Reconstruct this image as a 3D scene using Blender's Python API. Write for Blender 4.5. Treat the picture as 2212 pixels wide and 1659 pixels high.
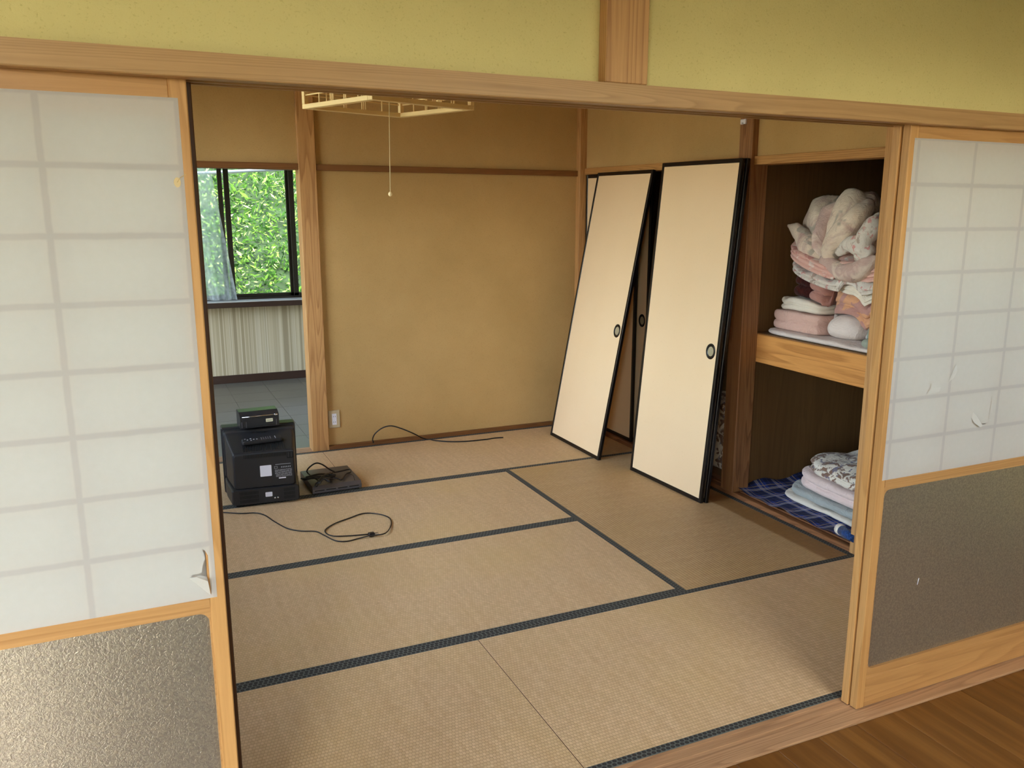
import bpy, bmesh, math, random
import numpy as np
from mathutils import Vector, Matrix, noise
from mathutils.bvhtree import BVHTree

noise.seed_set(12)          # repeatable cloth wrinkles
S = bpy.context.scene
COL = S.collection
for o in list(bpy.data.objects):
    bpy.data.objects.remove(o)

# ------------------------------------------------------------------ camera
CAM = np.array([0.7306, -1.8018, 1.5148]); YAW, PIT, ROL = .4465, .2171, -.0068
FPX, PPX, PPY, IW, IH = 1869.0, 1164.1, 855.4, 2212, 1659
_f = np.array([math.sin(YAW)*math.cos(PIT), math.cos(YAW)*math.cos(PIT), -math.sin(PIT)])
_r0 = np.array([math.cos(YAW), -math.sin(YAW), 0.]); _d0 = np.cross(_f, _r0)
_r = _r0*math.cos(ROL) + _d0*math.sin(ROL); _d = -_r0*math.sin(ROL) + _d0*math.cos(ROL)
cd = bpy.data.cameras.new('camera'); cam = bpy.data.objects.new('camera', cd); COL.objects.link(cam)
cd.sensor_fit = 'HORIZONTAL'; cd.sensor_width = 36.0; cd.lens = FPX/IW*36.0
cd.shift_x = -(PPX-IW/2)/IW; cd.shift_y = (PPY-IH/2)/IW; cd.clip_start = .02; cd.clip_end = 300
cam.matrix_world = Matrix(((_r[0], -_d[0], -_f[0], CAM[0]), (_r[1], -_d[1], -_f[1], CAM[1]), (_r[2], -_d[2], -_f[2], CAM[2]), (0, 0, 0, 1)))
S.camera = cam

def at(px, py, ax, v):
    """photo pixel -> point on the plane ax = v"""
    d = _r*((px-PPX)/FPX) + _d*((py-PPY)/FPX) + _f
    i = 'XYZ'.index(ax); t = (v-CAM[i])/d[i]
    return Vector((CAM + t*d).tolist())

# ------------------------------------------------------------------ world, sun, exposure
W = bpy.data.worlds.new('sky'); S.world = W; W.use_nodes = True
nt = W.node_tree; nt.nodes.clear()
sky = nt.nodes.new('ShaderNodeTexSky'); sky.sky_type = 'NISHITA'; sky.sun_disc = False
sky.sun_elevation = math.radians(46); sky.sun_rotation = math.radians(193); sky.air_density = 1.0; sky.dust_density = 2.0; sky.ozone_density = 1.0
bg = nt.nodes.new('ShaderNodeBackground'); wo = nt.nodes.new('ShaderNodeOutputWorld')
bg.inputs[1].default_value = 0.30
hs = nt.nodes.new('ShaderNodeHueSaturation'); hs.inputs['Saturation'].default_value = .62   # hazy sky
nt.links.new(sky.outputs[0], hs.inputs['Color']); nt.links.new(hs.outputs[0], bg.inputs[0]); nt.links.new(bg.outputs[0], wo.inputs[0])
sl = bpy.data.lights.new('sun', 'SUN'); sun = bpy.data.objects.new('sun', sl); COL.objects.link(sun)
sl.energy = .6; sl.angle = math.radians(0.6); sl.color = (1.0, .96, .90)
sun.rotation_euler = Vector((0.16, 0.68, -0.72)).to_track_quat('-Z', 'Y').to_euler()
def portal(name, loc, normal, w, h):
    l = bpy.data.lights.new(name, 'AREA'); l.shape = 'RECTANGLE'; l.size = w; l.size_y = h; l.cycles.is_portal = True
    o = bpy.data.objects.new(name, l); COL.objects.link(o); o.location = loc
    o.rotation_euler = Vector(normal).to_track_quat('-Z', 'Y').to_euler()
portal('portal_hall', (-1.80, -1.4, 1.1), (1, 0, 0), 1.6, 1.6)
portal('portal_hall_door', (-.35, -2.64, 1.15), (0, 1, 0), .9, 2.3)
portal('portal_hall_high', (2.6, -2.64, 1.70), (0, 1, 0), 2.0, .7)
portal('portal_far_side', (-1.09, 4.8, 1.15), (1, 0, 0), 1.9, 2.1)
portal('portal_far_right', (4.29, 4.8, 1.15), (-1, 0, 0), 1.9, 2.1)
portal('portal_room', (-.115, 1.75, 1.425), (1, 0, 0), 2.7, 1.65)
portal('portal_back', (1.80, 6.02, 1.33), (0, -1, 0), 1.75, 1.25)
vs = S.view_settings
vs.view_transform = 'Standard'; vs.look = 'None'; vs.gamma = 1.0; vs.use_curve_mapping = False
vs.exposure = 3.28
S.cycles.max_bounces = 10; S.cycles.diffuse_bounces = 7; S.cycles.transparent_max_bounces = 12
S.cycles.caustics_reflective = False; S.cycles.caustics_refractive = False
S.cycles.sample_clamp_indirect = 6.0

# ------------------------------------------------------------------ node helpers
def lin(r, g, b):
    f = lambda c: (c/255/12.92) if c/255 <= .04045 else ((c/255+.055)/1.055)**2.4
    return (f(r), f(g), f(b), 1.0)
class NT:
    def __init__(s, name):
        s.m = bpy.data.materials.new(name); s.m.use_nodes = True; s.t = s.m.node_tree; s.t.nodes.clear()
        s.out = s.n('ShaderNodeOutputMaterial'); s.b = s.n('ShaderNodeBsdfPrincipled'); s.l(s.b.outputs[0], s.out.inputs[0])
    def n(s, t, **k):
        x = s.t.nodes.new(t)
        for a, v in k.items(): setattr(x, a, v)
        return x
    def l(s, a, b): s.t.links.new(a, b)
    def val(s, sock, v):
        if isinstance(v, bpy.types.NodeSocket): s.l(v, sock)
        else: sock.default_value = v
    def coord(s, scale=(1, 1, 1), kind='Object', rot=(0, 0, 0), loc=(0, 0, 0)):
        c = s.n('ShaderNodeTexCoord'); m = s.n('ShaderNodeMapping'); s.l(c.outputs[kind], m.inputs[0])
        m.inputs['Scale'].default_value = scale; m.inputs['Rotation'].default_value = rot; m.inputs['Location'].default_value = loc
        return m.outputs[0]
    def noise(s, v, scale, detail=4, rough=.55, dist=0):
        x = s.n('ShaderNodeTexNoise'); s.l(v, x.inputs['Vector']); x.inputs['Scale'].default_value = scale
        x.inputs['Detail'].default_value = detail; x.inputs['Roughness'].default_value = rough; x.inputs['Distortion'].default_value = dist
        return x.outputs[0]
    def ramp(s, f, stops, interp='LINEAR'):
        x = s.n('ShaderNodeValToRGB'); s.l(f, x.inputs[0]); x.color_ramp.interpolation = interp
        e = x.color_ramp.elements
        while len(e) < len(stops): e.new(.5)
        for i, (p, c) in enumerate(stops): e[i].position = p; e[i].color = c
        return x.outputs[0]
    def mix(s, f, a, b, mode='MIX'):
        x = s.n('ShaderNodeMix', data_type='RGBA', blend_type=mode); s.val(x.inputs[0], f); s.val(x.inputs[6], a); s.val(x.inputs[7], b)
        return x.outputs[2]
    def math(s, op, a, b=0.0, c=0.0):
        x = s.n('ShaderNodeMath', operation=op); s.val(x.inputs[0], a); s.val(x.inputs[1], b); s.val(x.inputs[2], c); return x.outputs[0]
    def sep(s, v):
        x = s.n('ShaderNodeSeparateXYZ'); s.l(v, x.inputs[0]); return x.outputs
    def bump(s, h, strength=.3, dist=.01):
        x = s.n('ShaderNodeBump'); x.inputs['Strength'].default_value = strength; x.inputs['Distance'].default_value = dist
        s.l(h, x.inputs['Height']); s.l(x.outputs[0], s.b.inputs['Normal'])
    def base(s, c): s.val(s.b.inputs['Base Color'], c)
    def set(s, **k):
        for a, v in k.items(): s.val(s.b.inputs[a.replace('_', ' ')], v)

def plain(name, rgb, rough=.5, metal=0, spec=.5, bump=0, bscale=80, vary=0.0):
    t = NT(name); c = lin(*rgb)
    if vary or bump:
        v = t.coord(); nz = t.noise(v, bscale)
        if vary: t.base(t.ramp(nz, [(.3, tuple(x*(1-vary) for x in c[:3])+(1,)), (.7, tuple(min(1, x*(1+vary)) for x in c[:3])+(1,))]))
        else: t.base(c)
        if bump: t.bump(nz, bump, .003)
    else: t.base(c)
    t.set(Roughness=rough, Metallic=metal); t.b.inputs['Specular IOR Level'].default_value = spec
    return t.m

def wood(name, light, dark, axis='Z', rough=.45, ring=26.0, contrast=1.0, spec=.35):
    """sawn softwood: long soft growth rings along `axis`"""
    t = NT(name); st = [1, 1, 1]; st['XYZ'.index(axis)] = .045
    v = t.coord(tuple(st)); info = t.n('ShaderNodeObjectInfo')
    off = t.n('ShaderNodeVectorMath', operation='MULTIPLY_ADD'); t.l(v, off.inputs[0]); off.inputs[1].default_value = (1, 1, 1)
    cmb = t.n('ShaderNodeCombineXYZ')
    for i in range(3): t.l(info.outputs['Random'], cmb.inputs[i])
    t.l(cmb.outputs[0], off.inputs[2]); v = off.outputs[0]
    n1 = t.noise(v, 7.0, 2, .5, .3)
    rings = t.math('FRACT', t.math('MULTIPLY', n1, ring))
    fine = t.noise(v, 160.0, 3, .6)
    r = t.ramp(rings, [(0, (0, 0, 0, 1)), (.55, (.35, .35, .35, 1)), (.9, (1, 1, 1, 1)), (1, (0, 0, 0, 1))])
    big = t.noise(v, 2.2, 2)
    f = t.math('ADD', t.math('MULTIPLY', r, .55*contrast), t.math('MULTIPLY', t.math('SUBTRACT', fine, .5), .9*contrast))
    f = t.math('ADD', f, t.math('MULTIPLY', t.math('SUBTRACT', big, .5), .9)); f = t.math('ADD', f, .12)
    t.base(t.mix(f, lin(*light), lin(*dark))); t.bump(f, .12, .001)
    t.set(Roughness=rough); t.b.inputs['Specular IOR Level'].default_value = spec
    return t.m

def plaster(name, a, b, spot):
    t = NT(name); v = t.coord()
    big = t.noise(v, 2.2, 5, .6); fine = t.noise(v, 190.0, 3, .7); mid = t.noise(v, 38.0, 4, .6)
    c = t.mix(t.ramp(big, [(.35, (0, 0, 0, 1)), (.68, (1, 1, 1, 1))]), lin(*a), lin(*b))
    c = t.mix(t.ramp(fine, [(.28, (.55, .55, .55, 1)), (.42, (0, 0, 0, 1))]), c, lin(*spot))
    t.base(c); t.set(Roughness=.95); t.b.inputs['Specular IOR Level'].default_value = .12
    t.bump(t.math('ADD', t.math('MULTIPLY', fine, .7), mid), .35, .002)
    return t.m

# ------------------------------------------------------------------ materials
M = {}
M['plaster_hall'] = plaster('plaster_hall', (206, 192, 132), (215, 201, 140), (172, 156, 98))
M['plaster'] = plaster('plaster_room', (178, 146, 97), (189, 156, 106), (146, 114, 69))
M['post'] = wood('post_wood', (196, 150, 98), (146, 98, 56), 'Z', .5, 22)
M['postdark'] = wood('post_wood_dark', (158, 112, 74), (104, 66, 40), 'Z', .5, 20)
M['beam_x'] = wood('beam_wood_x', (182, 144, 98), (144, 106, 66), 'X', .45, 40, .8)
M['beam_y'] = wood('beam_wood_y', (194, 146, 90), (142, 96, 52), 'Y', .45, 24)
M['darkbeam'] = wood('dark_beam_x', (128, 84, 46), (92, 54, 26), 'X', .5, 30, .8)
M['sill'] = wood('sill_wood', (182, 142, 106), (132, 94, 66), 'X', .5, 34)
M['sill_y'] = wood('sill_wood_y', (146, 98, 64), (92, 56, 34), 'Y', .45, 34)
M['frame_z'] = wood('shoji_wood_z', (198, 150, 94), (160, 112, 62), 'Z', .4, 18, .8)
M['frame_x'] = wood('shoji_wood_x', (186, 140, 88), (148, 102, 58), 'X', .4, 18, .8)
M['darkstile'] = wood('dark_stile_wood', (84, 54, 32), (58, 36, 20), 'Z', .5, 18, .6)
M['lampwood'] = wood('lamp_wood', (238, 212, 158), (214, 180, 120), 'X', .45, 14, .5)
M['ply'] = wood('closet_plywood', (118, 88, 54), (90, 64, 38), 'Z', .6, 12, .6)
M['shelfwood'] = wood('shelf_beam_wood', (206, 146, 82), (150, 94, 44), 'Y', .4, 16)
M['lacquer'] = plain('black_lacquer', (18, 11, 10), .32, spec=.4)
M['black'] = plain('black_plastic', (36, 36, 39), .42, spec=.4, bump=.12, bscale=420)
M['blackmat'] = plain('black_recess', (5, 5, 6), .8)
M['cable'] = plain('black_cable', (24, 18, 18), .45)
M['white'] = plain('white_sticker', (226, 226, 240), .5)
M['cream'] = plain('cream_sticker', (224, 220, 190), .5)
M['ink'] = plain('grey_print', (150, 152, 160), .6)
M['chrome'] = plain('chrome', (210, 210, 214), .18, 1.0)
M['gold'] = plain('pull_cup_metal', (176, 166, 140), .4, .3)
M['greymetal'] = plain('grey_painted_metal', (92, 88, 90), .38, .35, vary=.12, bscale=12)
M['greyfront'] = plain('dark_grey_plastic', (76, 74, 80), .4)
M['silver_green_reflect'] = plain('radio_case', (70, 78, 74), .3, .5)  # green window reflection on the radio's top plate put into the colour
M['outlet'] = plain('beige_plate', (190, 172, 140), .45)
M['bronze'] = plain('bronze_aluminium', (52, 46, 38), .4, .5)
M['polewhite'] = plain('pale_blue_pole', (206, 216, 232), .4)
M['winsill'] = plain('pale_sill_laminate', (196, 198, 200), .25)
M['sillfront'] = plain('dark_sill_edge', (60, 40, 32), .4)
M['white_wall'] = plain('white_board', (208, 200, 186), .9, vary=.04, bscale=5)
M['ceil'] = wood('ceiling_board', (218, 188, 140), (190, 156, 106), 'X', .6, 20, .6)
M['bead'] = plain('ivory_bead', (226, 206, 160), .35)
M['string'] = plain('pull_string', (214, 194, 150), .8)

# shoji paper: thin, lets light through; lattice shade showing through is painted in as greyer strips
def paper(name, rgb, tr=.38, x0=None):
    t = NT(name); v = t.coord(); nz = t.noise(v, 60.0, 4); bg_ = t.noise(v, 3.0, 3)
    c = t.mix(t.math('MULTIPLY', t.math('ADD', nz, bg_), .35), lin(*rgb), lin(rgb[0]-16, rgb[1]-16, rgb[2]-20))
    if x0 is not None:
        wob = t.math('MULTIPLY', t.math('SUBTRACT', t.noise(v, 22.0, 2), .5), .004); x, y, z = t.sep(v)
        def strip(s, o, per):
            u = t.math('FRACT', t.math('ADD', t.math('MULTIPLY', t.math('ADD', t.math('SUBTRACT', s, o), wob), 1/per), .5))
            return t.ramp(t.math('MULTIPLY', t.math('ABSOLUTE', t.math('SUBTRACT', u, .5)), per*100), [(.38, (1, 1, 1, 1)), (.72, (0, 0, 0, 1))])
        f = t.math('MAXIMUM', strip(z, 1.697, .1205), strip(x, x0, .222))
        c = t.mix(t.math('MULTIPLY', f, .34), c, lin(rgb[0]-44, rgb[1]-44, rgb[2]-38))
    d = t.n('ShaderNodeBsdfDiffuse'); tl = t.n('ShaderNodeBsdfTranslucent'); mx = t.n('ShaderNodeMixShader')
    t.l(c, d.inputs[0]); t.l(c, tl.inputs[0]); mx.inputs[0].default_value = tr
    t.l(d.outputs[0], mx.inputs[1]); t.l(tl.outputs[0], mx.inputs[2]); t.l(mx.outputs[0], t.out.inputs[0])
    bp = t.n('ShaderNodeBump'); bp.inputs['Strength'].default_value = .1; bp.inputs['Distance'].default_value = .004
    t.l(t.noise(v, 9.0, 2), bp.inputs['Height']); t.l(bp.outputs[0], d.inputs['Normal'])
    return t.m
M['paper'] = paper('shoji_paper_scrap', (236, 234, 230), .5)
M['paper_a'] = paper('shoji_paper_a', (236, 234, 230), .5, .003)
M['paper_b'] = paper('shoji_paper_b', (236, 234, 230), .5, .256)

def koshi():
    t = NT('embossed_panel'); v = t.coord()
    n1 = t.noise(v, 170.0, 2, .5, 1.0); n2 = t.noise(v, 420.0, 2)
    t.base(t.mix(t.ramp(n1, [(.4, (0, 0, 0, 1)), (.62, (1, 1, 1, 1))]), lin(160, 151, 138), lin(182, 172, 154)))
    t.set(Roughness=.28, Metallic=.74); t.bump(t.math('ADD', n1, t.math('MULTIPLY', n2, .3)), .45, .0018)
    return t.m
M['koshi'] = koshi()

def fusuma_paper():
    t = NT('fusuma_paper'); v = t.coord(); big = t.noise(v, 2.0, 3); sp = t.noise(v, 130.0, 3, .6)
    c = t.mix(big, lin(238, 210, 174), lin(230, 200, 160))
    c = t.mix(t.ramp(sp, [(.24, (.5, .5, .5, 1)), (.33, (0, 0, 0, 1))]), c, lin(190, 160, 116))
    t.base(c); t.set(Roughness=.75); t.b.inputs['Specular IOR Level'].default_value = .25; t.bump(sp, .08, .001)
    return t.m
M['fusuma'] = fusuma_paper()

def tatami(name, tone=1.0, band=None):
    """rush matting, ribs along local X; `band` = width of an unfaded brown strip along one long side"""
    t = NT(name); v = t.coord(); x, y, z = t.sep(v)
    rib = t.math('FRACT', t.math('MULTIPLY', y, 70.0)); row = t.math('FLOOR', t.math('MULTIPLY', y, 70.0))
    hump = t.math('SUBTRACT', 1.0, t.math('POWER', t.math('ABSOLUTE', t.math('SUBTRACT', t.math('MULTIPLY', rib, 2.0), 1.0)), 3.0))
    xs = t.math('ADD', t.math('MULTIPLY', x, 100.0), t.math('MULTIPLY', t.math('MODULO', row, 2.0), .5))
    cell = t.math('FLOOR', xs); st = t.math('SUBTRACT', 1.0, t.math('POWER', t.math('ABSOLUTE', t.math('SUBTRACT', t.math('MULTIPLY', t.math('FRACT', xs), 2.0), 1.0)), 6.0))
    cmb = t.n('ShaderNodeCombineXYZ'); t.l(cell, cmb.inputs[0]); t.l(row, cmb.inputs[1])
    wn = t.n('ShaderNodeTexWhiteNoise'); t.l(cmb.outputs[0], wn.inputs[0])
    h = t.math('MULTIPLY', hump, st)
    streak = t.noise(t.coord((38, 1.3, 1)), 1.0, 4, .65); info = t.n('ShaderNodeObjectInfo')
    off = t.n('ShaderNodeVectorMath', operation='ADD'); c3 = t.n('ShaderNodeCombineXYZ'); t.l(t.math('MULTIPLY', info.outputs['Random'], 40.0), c3.inputs[0]); t.l(v, off.inputs[0]); t.l(c3.outputs[0], off.inputs[1])
    blot = t.noise(off.outputs[0], 1.9, 4, .55); specks = t.noise(off.outputs[0], 34.0, 2, .5)
    c = t.mix(wn.outputs[0], lin(218, 188, 150), lin(202, 172, 134))
    c = t.mix(t.math('MULTIPLY', t.ramp(streak, [(.4, (0, 0, 0, 1)), (.7, (1, 1, 1, 1))]), .5), c, lin(190, 158, 120))
    c = t.mix(t.math('MULTIPLY', t.ramp(blot, [(.45, (0, 0, 0, 1)), (.75, (1, 1, 1, 1))]), .45), c, lin(208, 178, 122))
    c = t.mix(t.math('MULTIPLY', t.math('SUBTRACT', 1.0, h), .42), c, lin(142, 108, 74))
    c = t.mix(t.ramp(specks, [(.185, (.8, .8, .8, 1)), (.2, (0, 0, 0, 1))]), c, lin(96, 74, 48))
    if tone != 1: c = t.mix(1.0, c, (tone, tone*.96, tone*.86, 1), 'MULTIPLY')  # duller sheen of the crosswise mats put into the colour
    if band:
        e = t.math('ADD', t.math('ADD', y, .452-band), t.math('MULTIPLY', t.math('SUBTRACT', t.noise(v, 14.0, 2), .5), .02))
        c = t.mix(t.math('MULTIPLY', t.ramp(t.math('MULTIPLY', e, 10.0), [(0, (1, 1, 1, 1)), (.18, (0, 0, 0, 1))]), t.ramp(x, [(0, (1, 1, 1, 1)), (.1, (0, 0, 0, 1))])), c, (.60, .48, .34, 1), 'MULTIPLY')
    t.base(c); t.set(Roughness=.5); t.b.inputs['Specular IOR Level'].default_value = .32; t.bump(h, .5, .0012)
    return t.m
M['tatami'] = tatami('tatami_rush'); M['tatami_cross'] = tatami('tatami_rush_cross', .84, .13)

def heri():
    """cloth border with woven hexagons"""
    t = NT('tatami_border_cloth')
    def vor(off):
        v = t.coord((62, 62/1.732, 1), loc=off); x, y, z = t.sep(v)
        fx = t.math('SUBTRACT', t.math('FRACT', x), .5); fy = t.math('MULTIPLY', t.math('SUBTRACT', t.math('FRACT', y), .5), 1.732)
        return t.math('SQRT', t.math('ADD', t.math('MULTIPLY', fx, fx), t.math('MULTIPLY', fy, fy)))
    d = t.math('MINIMUM', vor((0, 0, 0)), vor((.5, .5, 0)))
    c = t.ramp(d, [(0, lin(66, 66, 64)), (.2, lin(44, 42, 42)), (.36, lin(46, 44, 44)), (.43, lin(100, 104, 100)), (.56, lin(94, 98, 94))])
    weave = t.noise(t.coord((500, 500, 500)), 1.0, 2)
    t.base(t.mix(t.math('MULTIPLY', weave, .35), c, lin(52, 52, 52))); t.set(Roughness=.7); t.b.inputs['Specular IOR Level'].default_value = .3
    t.bump(d, .15, .001)
    return t.m
M['heri'] = heri()

def boards():
    t = NT('hall_floorboard'); info = t.n('ShaderNodeObjectInfo')
    v = t.coord((1, .05, 1)); off = t.n('ShaderNodeVectorMath', operation='ADD'); c3 = t.n('ShaderNodeCombineXYZ')
    t.l(t.math('MULTIPLY', info.outputs['Random'], 37.0), c3.inputs[0]); t.l(info.outputs['Random'], c3.inputs[1]); t.l(v, off.inputs[0]); t.l(c3.outputs[0], off.inputs[1])
    n1 = t.noise(off.outputs[0], 22.0, 4, .6, .4); n2 = t.noise(off.outputs[0], 150.0, 3, .6); n3 = t.noise(off.outputs[0], 5.0, 2)
    c = t.ramp(n1, [(.28, lin(76, 44, 16)), (.5, lin(112, 70, 30)), (.72, lin(146, 100, 48))])
    c = t.mix(t.math('MULTIPLY', n3, .6), c, lin(118, 80, 34)); c = t.mix(t.math('MULTIPLY', n2, .5), c, lin(88, 50, 20))
    t.base(c); t.set(Roughness=.32); t.b.inputs['Specular IOR Level'].default_value = .4; t.bump(n2, .1, .001)
    return t.m
M['boards'] = boards()

def stripes():
    t = NT('striped_wallpaper'); v = t.coord(); x, y, z = t.sep(v)
    w = t.n('ShaderNodeTexNoise', noise_dimensions='1D'); t.l(x, w.inputs['W']); w.inputs['Scale'].default_value = 17.0; w.inputs['Detail'].default_value = 1.5
    c = t.ramp(w.outputs[0], [(.30, lin(160, 144, 118)), (.42, lin(200, 186, 160)), (.5, lin(176, 160, 132)), (.58, lin(210, 198, 176)), (.68, lin(166, 150, 122))])
    t.base(c); t.set(Roughness=.8)
    return t.m
M['stripes'] = stripes()

def tilefloor():
    t = NT('grey_vinyl_tile'); v = t.coord(); n = t.noise(v, 3.0, 4); n2 = t.noise(v, 120., 2)
    t.base(t.mix(n, lin(102, 98, 92), lin(90, 86, 80))); t.set(Roughness=.34); t.bump(n2, .05, .001)
    return t.m
M['tile'] = tilefloor()

def glass():
    t = NT('window_glass'); tr = t.n('ShaderNodeBsdfTransparent'); gl = t.n('ShaderNodeBsdfGlossy'); mx = t.n('ShaderNodeMixShader'); fr = t.n('ShaderNodeFresnel')
    tr.inputs[0].default_value = (.93, .96, .94, 1); gl.inputs['Roughness'].default_value = .02; fr.inputs[0].default_value = 1.3
    t.l(fr.outputs[0], mx.inputs[0]); t.l(tr.outputs[0], mx.inputs[1]); t.l(gl.outputs[0], mx.inputs[2]); t.l(mx.outputs[0], t.out.inputs[0])
    return t.m
M['glass'] = glass()

def sheer():
    t = NT('sheer_lace'); v = t.coord(); n = t.noise(v, 28.0, 3)
    tr = t.n('ShaderNodeBsdfTransparent'); d = t.n('ShaderNodeBsdfDiffuse'); tl = t.n('ShaderNodeBsdfTranslucent'); m1 = t.n('ShaderNodeMixShader'); m2 = t.n('ShaderNodeMixShader')
    d.inputs[0].default_value = lin(244, 248, 254); tl.inputs[0].default_value = lin(244, 248, 254)
    m1.inputs[0].default_value = .85; t.l(d.outputs[0], m1.inputs[1]); t.l(tl.outputs[0], m1.inputs[2])
    t.l(t.ramp(n, [(.4, (.42, .42, .42, 1)), (.6, (.62, .62, .62, 1))]), m2.inputs[0]); t.l(tr.outputs[0], m2.inputs[1]); t.l(m1.outputs[0], m2.inputs[2]); t.l(m2.outputs[0], t.out.inputs[0])
    return t.m
M['sheer'] = sheer()

def leaf():
    t = NT('hillside_leaves'); g = t.n('ShaderNodeNewGeometry')
    c = t.ramp(g.outputs['Random Per Island'], [(0, lin(28, 52, 22)), (.3, lin(50, 86, 32)), (.65, lin(92, 128, 50)), (.9, lin(134, 162, 78)), (1, lin(196, 200, 150))])
    d = t.n('ShaderNodeBsdfDiffuse'); tl = t.n('ShaderNodeBsdfTranslucent'); mx = t.n('ShaderNodeMixShader'); mx.inputs[0].default_value = .35
    t.l(c, d.inputs[0]); t.l(c, tl.inputs[0]); t.l(d.outputs[0], mx.inputs[1]); t.l(tl.outputs[0], mx.inputs[2]); t.l(mx.outputs[0], t.out.inputs[0])
    return t.m
M['leaf'] = leaf()
M['grass'] = plain('dry_garden_ground', (150, 142, 118), .95, vary=.25, bscale=3)

def cloth(name, rgb, rgb2=None, scale=14.0, lo=.48, hi=.56, rough=.9, bump=.25, third=None, wrinkle=1.0):
    t = NT(name); v = t.coord(); wv = t.noise(v, 420.0, 2)
    c = lin(*rgb)
    if rgb2:
        n = t.noise(v, scale, 3, .55, .8); c = t.mix(t.ramp(n, [(lo, (0, 0, 0, 1)), (hi, (1, 1, 1, 1))]), c, lin(*rgb2))
    if third:
        n2 = t.noise(t.coord(loc=(3.1, 1.7, .4)), scale*1.7, 2, .5, .5); c = t.mix(t.ramp(n2, [(.6, (0, 0, 0, 1)), (.66, (1, 1, 1, 1))]), c, lin(*third))
    t.val(t.b.inputs['Base Color'], c); t.set(Roughness=rough); t.b.inputs['Specular IOR Level'].default_value = .2
    try: t.b.inputs['Sheen Weight'].default_value = .15
    except Exception: pass
    wr = t.math('ABSOLUTE', t.math('SUBTRACT', t.noise(v, 11.0, 4, .55, .6), .5))
    t.bump(t.math('ADD', t.math('MULTIPLY', wv, .25), t.math('ADD', t.math('MULTIPLY', t.noise(v, 26.0, 3), .8), t.math('MULTIPLY', wr, -3.5*wrinkle))), bump*2, .012)
    return t.m

def tartan():
    t = NT('blue_tartan'); v = t.coord(rot=(0, 0, .06)); x, y, z = t.sep(v)
    def bands(s, per, lo, hi):
        f = t.math('FRACT', t.math('MULTIPLY', s, 1/per)); return t.math('MULTIPLY', t.math('GREATER_THAN', f, lo), t.math('LESS_THAN', f, hi))
    c = lin(38, 60, 140)
    for s in (x, y):
        c = t.mix(t.math('MULTIPLY', bands(s, .115, .0, .42), .6), c, lin(12, 16, 34))
    for s in (x, y):
        for a in (.50, .56, .62): c = t.mix(t.math('MULTIPLY', bands(s, .115, a, a+.022), .75), c, lin(210, 204, 196))
        c = t.mix(t.math('MULTIPLY', bands(s, .115, .80, .825), .8), c, lin(196, 170, 110)); c = t.mix(t.math('MULTIPLY', bands(s, .115, .2, .215), .5), c, lin(96, 100, 170))
    t.val(t.b.inputs['Base Color'], c); t.set(Roughness=.9); t.bump(t.noise(v, 300., 2), .2, .003)
    return t.m
M['tartan'] = tartan()

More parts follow.
